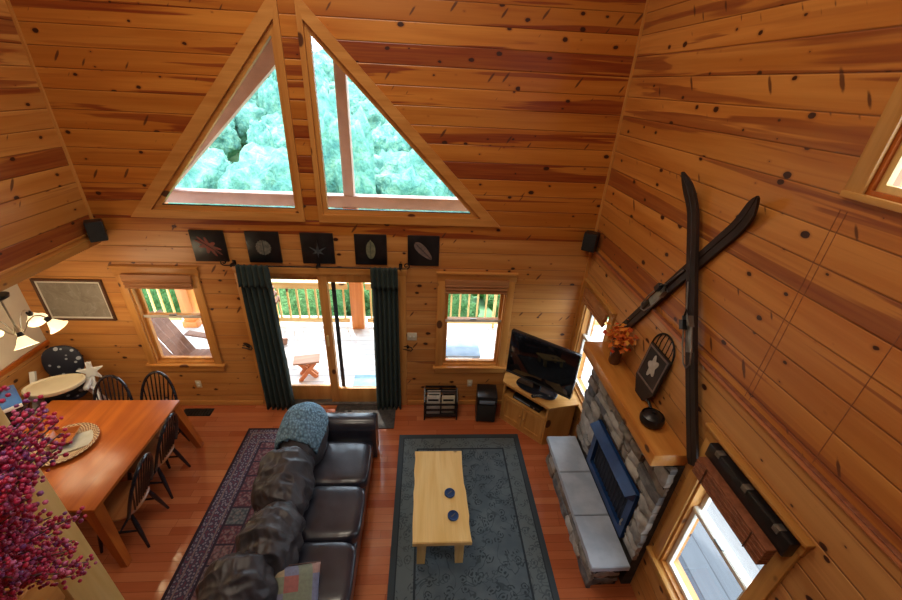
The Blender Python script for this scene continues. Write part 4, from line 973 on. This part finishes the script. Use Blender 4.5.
# things on the mantel
t = thing('flower_vase', 'dark brown vase of orange autumn leaves at the far mantel end', 'vase', (1.835, 3.03, 1.706))
MB().lathe([(.0, 0), (.045, 0), (.054, .02), (.053, .13), (.044, .20), (.047, .22), (.041, .22), (.037, .20), (.0, .19)], 24).build('vase', 'brownpot', t)
random.seed(5); mb = MB()
for k in range(170):
    c = Vector((random.gauss(-.005, .05), random.gauss(-.02, .07), .31 + random.gauss(0, .045))); c.x = min(c.x, .09)
    R = Matrix.Rotation(random.uniform(0, 6.3), 3, 'Z') @ Matrix.Rotation(random.uniform(-1.2, 1.2), 3, 'X'); s = random.uniform(.016, .03)
    mb.prism([c + R @ Vector((s * a, s * b, 0)) for a, b in ((0, -1.3), (.6, -.4), (1, .2), (.45, .5), (0, 1.4), (-.45, .5), (-1, .2), (-.6, -.4))], R @ Vector((0, 0, .002)))
tag(mb.build('leaves', 'autumn', t), kind='stuff')
mb = MB()
for k in range(9): a = k * .7; mb.tube([(0, 0, .12), (.03 * cos(a), .03 * sin(a), .2), (min(.07 * cos(a), .06), .09 * sin(a), .28)], .003, 5)
tag(mb.build('stems', 'bark', t), kind='stuff')
t = thing('lodge_plaque', 'dark arched plaque with pale emblem leaning on the wall above the mantel', 'plaque', (1.875, 2.56, 1.706), 0, rot=(0, .13, 0)); t.scale = (1, 1.1, 1.25)
sh_ = lambda d, P: [(d, p[0], p[1]) for p in P]
P = [(-.13, 0.10), (.13, 0.10), (.13, .40), (-.13, .40)]
MB().prism(sh_(-.02, [(-.055, 0), (.055, 0), (.135, .10), (.135, .37), (-.135, .37), (-.135, .10)]), (.022, 0, 0)).build('board', 'ski', t)
P = [(-.01, .135 * cos(PI * k / 16), .37 + .12 * sin(PI * k / 16)) for k in range(17)]
MB().tube(P, .007, 8).build('arch_wire', 'iron', t)
for k in range(5):
    y = -.09 + .045 * k; MB().tube([(-.01, y, .365), (-.012, y * 1.05 + .01 * sin(k * 3), .42), (-.01, y * .9, .37 + .12 * (1 - (y / .135) ** 2) ** .5)], .004, 6).build('wire', 'iron', t)
P = [(.06 + .016 * cos(5 * a)) * 1.0 for a in [2 * PI * k / 40 for k in range(40)]]
MB().prism([(-.0225, P[k] * cos(2 * PI * k / 40) * .8, .25 + P[k] * sin(2 * PI * k / 40) * 1.1) for k in range(40)], (-.004, 0, 0)).build('emblem', 'emblem', t)
mb = MB(); ring(mb, lambda u, v, d: (-.0205 - d, u, v), (-.125, .125, .115, .36), .012, 0, .004); mb.build('border', 'leaf_brown', t)
t = thing('iron_pan', 'small round black iron pot standing on the mantel before the plaque', 'pot', (1.80, 2.24, 1.706))
MB().lathe([(.0, 0), (.06, 0), (.088, .03), (.092, .06), (.085, .09), (.078, .095), (.075, .06), (.0, .05)], 28).build('pot', 'black', t)
MB().lathe([(.0, .085), (.074, .088), (.05, .108), (.015, .115), (.018, .13), (.0, .135)], 24).build('lid', 'black', t)
MB().tube([(.03, .08, .07), (.05, .16, .075), (.055, .20, .06)], [.014, .012, .012], 8).build('handle', 'black', t)

# skis
def ski(label, a, b, x, m):
    a, b = Vector(a), Vector(b); d = (b - a); L = d.length; d.normalize(); n = Vector((0, d.z, -d.y)).normalized()
    t = thing('wooden_ski', label, 'ski', a, 0, 'crossed skis on the right wall')
    mb = MB(); rings = []
    N = 44
    for k in range(N + 1):
        s = L * k / N; q = s / L; w_ = .048 + .006 * (2 * q - 1) ** 2
        if s < .03: w_ *= .75
        bend = max(0, s - (L - .32)); lift = .55 * bend ** 1.7
        if bend > .17: w_ *= max(.16, 1 - ((bend - .17) / .15) ** 2 * .85)
        camber = .012 * sin(PI * min(1, s / (L - .3))); th_ = .008 + .006 * sin(PI * q)
        c = d * s + Vector((-lift - camber, 0, 0)); up = Vector((-th_, 0, 0))
        rings.append([c + n * w_ - up, c - n * w_ - up, c - n * w_ + up, c - n * .008 + up, c - n * .005 + up * .5, c + n * .005 + up * .5, c + n * .008 + up, c + n * w_ + up])
    mb.loft(rings); mb.build('ski_body', 'ski', t)
    c = d * (L * .46); X = Vector((-1, 0, 0))
    def pt(s, w_, h): return c + d * s + n * w_ + X * h
    B = MB(); B.loft([[pt(s, w_, h) for w_, h in ((-.036, .022), (.036, .022), (.036, .03), (-.036, .03))] for s in (-.16, .02)]); B.build('foot_plate', 'gridiron', t)
    B = MB(); B.loft([[pt(s, w_ * q, h) for w_, h in ((-.05, .025), (-.042, .06), (-.036, .06), (-.036, .03), (.036, .03), (.036, .06), (.042, .06), (.05, .025))] for s, q in ((.02, 1), (.10, .8))]); toe = B.build('toe_iron', 'gridiron', t)
    MB().tube([pt(.10, -.03, .045), pt(.14, 0, .05), pt(.10, .03, .045)], .006, 8).build('toe_strap', 'black', toe)
    B = MB(); B.tube([pt(.03, .045, .04), pt(-.12, .05, .045), pt(-.24, .035, .05), pt(-.27, 0, .055), pt(-.24, -.035, .05), pt(-.12, -.05, .045), pt(.03, -.045, .04)], .006, 8); B.build('cable', 'gridiron', t)
    B = MB(); B.tube([pt(.03, .0, .04), pt(.14, .02, .035), pt(.34, .012, .03)], .006, 8); B.build('front_cable', 'gridiron', t)
    MB().loft([[pt(s, w_, h) for w_, h in ((.02, .03), (.06, .03), (.06, .065), (.02, .065))] for s in (.0, .07)]).build('lever', 'black', t)
ski('long dark wooden ski rising steeply, in front of the other ski', (XR - .050, 1.83, 1.72), (XR - .050, 2.85, 3.52), 0, 'ski')
ski('dark wooden ski slanting behind the other, its foot by the autumn leaves', (XR - .018, 3.33, 1.78), (XR - .018, 2.15, 3.52), 0, 'ski')

# ------------------------------------------------------------------ loft post and berries
t = thing('loft_post', 'square pale pine post standing between berries and dining table', 'post', (-1.56, 1.07, 0))
MB().box((-.08, -.08, 0), (.08, .08, 5.2), .008).build('shaft', 'pale_z', t)
MB().lathe([(.009, 0), (.007, .003)], 10).build('knot_plug', 'black', t).matrix_local = Matrix.Translation((.08, .02, 2.05)) @ Matrix.Rotation(PI / 2, 4, 'Y')
t = thing('berry_arrangement', 'tall spray of crimson and purple berries in a white pot on the loft ledge', 'plant', (-1.30, .68, 2.521))
MB().lathe([(.0, 0), (.04, 0), (.052, .10), (.056, .11), (.05, .115), (.046, .10), (.0, .08)], 28).build('pot', 'white', t)
random.seed(12); st = MB(); be = bmesh.new()
ico = bmesh.new(); bmesh.ops.create_icosphere(ico, subdivisions=1, radius=1); ico.verts.ensure_lookup_table()
IV = [v.co.copy() for v in ico.verts]; IF = [[v.index for v in f.verts] for f in ico.faces]
def berry(c, r):
    V = [be.verts.new(c + v * r) for v in IV]
    for f in IF: be.faces.new([V[i] for i in f])
nb = 0
for k in range(210):
    a = random.uniform(0, 2 * PI); hgt = random.choice((.14, .22, .32, .40, .48, .55, .61, .66, .70, .74)) + random.uniform(-.06, .05); rr = .23 * random.random() ** .55
    tip = Vector((.055 + .32 * hgt * 1.1 + rr * cos(a) * (1 - .5 * hgt), rr * sin(a) * .75, hgt)); mid = Vector((tip.x * .35, tip.y * .35, hgt * .6 + .08)); base = Vector((random.uniform(-.02, .02), random.uniform(-.02, .02), .09))
    P = [base.lerp(mid, q).lerp(mid.lerp(tip, q), q) for q in [i / 12 for i in range(13)]]
    st.tube(P, [.003 - .0001 * i for i in range(13)], 5)
    for i in range(7, 13):
        for _ in range(8):
            o = Vector((random.gauss(0, 1), random.gauss(0, 1), random.gauss(0, 1))).normalized() * random.uniform(.006, .022)
            berry(P[i] + o + Vector((0, 0, random.uniform(-.02, .02))), random.uniform(.0045, .0072)); nb += 1
tag(st.build('stems', 'bark', t), kind='stuff')
mb = MB(); mb.b.free(); mb.b = be; tag(mb.build('berries', 'berry', t, 180), kind='stuff')

# ------------------------------------------------------------------ light
w = bpy.data.worlds.new('sky'); bpy.context.scene.world = w; w.use_nodes = True
bg = w.node_tree.nodes['Background']; bg.inputs[0].default_value = (.70, .86, 1.0, 1); bg.inputs[1].default_value = 8.0
L = bpy.data.lights.new('sun', 'SUN'); L.energy = 6.0; L.angle = .02; L.color = (1, .95, .86); o = bpy.data.objects.new('sun', L); C.objects.link(o)
o.rotation_euler = Vector((.20, -.50, -.84)).to_track_quat('-Z', 'Y').to_euler()
def area(name, loc, to, sx, sy, e, col):
    L = bpy.data.lights.new(name, 'AREA'); L.shape = 'RECTANGLE'; L.size = sx; L.size_y = sy; L.energy = e; L.color = col
    o = bpy.data.objects.new(name, L); C.objects.link(o); o.location = loc; o.rotation_euler = (Vector(to) - Vector(loc)).to_track_quat('-Z', 'Y').to_euler()
    return o
area('ridge_fill', (-.8, .0, 6.4), (-.8, .6, 0), 1.5, 1.0, 55, (1, .88, .70))  # unseen fill lights added under the ridge to brighten the room
area('ridge_fill', (-.8, 2.6, 6.4), (-.8, 2.3, 0), 1.5, 1.0, 60, (1, .88, .70))
# portals guide the sampling of the sky through the glass
def portal(loc, to, sx, sy):
    L = bpy.data.lights.new('sky_portal', 'AREA'); L.shape = 'RECTANGLE'; L.size = sx; L.size_y = sy; L.cycles.is_portal = True
    o = bpy.data.objects.new('sky_portal', L); C.objects.link(o); o.location = loc; o.rotation_euler = (Vector(to) - Vector(loc)).to_track_quat('-Z', 'Y').to_euler()
def wport(f, q):
    c = Vector(f((q[0] + q[1]) / 2, (q[2] + q[3]) / 2, -.2)); portal(c, Vector(f((q[0] + q[1]) / 2, (q[2] + q[3]) / 2, 1)), q[1] - q[0] + .1, q[3] - q[2] + .1)
for q in (DR, W0, W1, (-2.85, .6, 2.65, 4.4)): wport(back, q)
for q in (W3, W4, W5): wport(right, q)

# ------------------------------------------------------------------ camera
ya, pi_, ro, F = .07739, .49447, .05207, 402.07
f = Vector((sin(ya) * cos(pi_), cos(ya) * cos(pi_), -sin(pi_))); r0 = Vector((cos(ya), -sin(ya), 0)); u0 = r0.cross(f)
rr = cos(ro) * r0 + sin(ro) * u0; uu = -sin(ro) * r0 + cos(ro) * u0
cam = bpy.data.cameras.new('camera'); cam.sensor_width = 36; cam.lens = 36 * F / 902; cam.clip_start = .05; cam.clip_end = 500
co = bpy.data.objects.new('camera', cam); C.objects.link(co)
co.matrix_world = Matrix(((rr.x, uu.x, -f.x, 0), (rr.y, uu.y, -f.y, 0), (rr.z, uu.z, -f.z, 4.0), (0, 0, 0, 1)))
sc = bpy.context.scene; sc.camera = co
vs = sc.view_settings; vs.view_transform = 'Standard'; vs.look = 'None'; vs.exposure = 0.0; vs.gamma = 1.0; vs.use_curve_mapping = False
sc.cycles.max_bounces = 8; sc.cycles.transparent_max_bounces = 12; sc.cycles.sample_clamp_indirect = 6
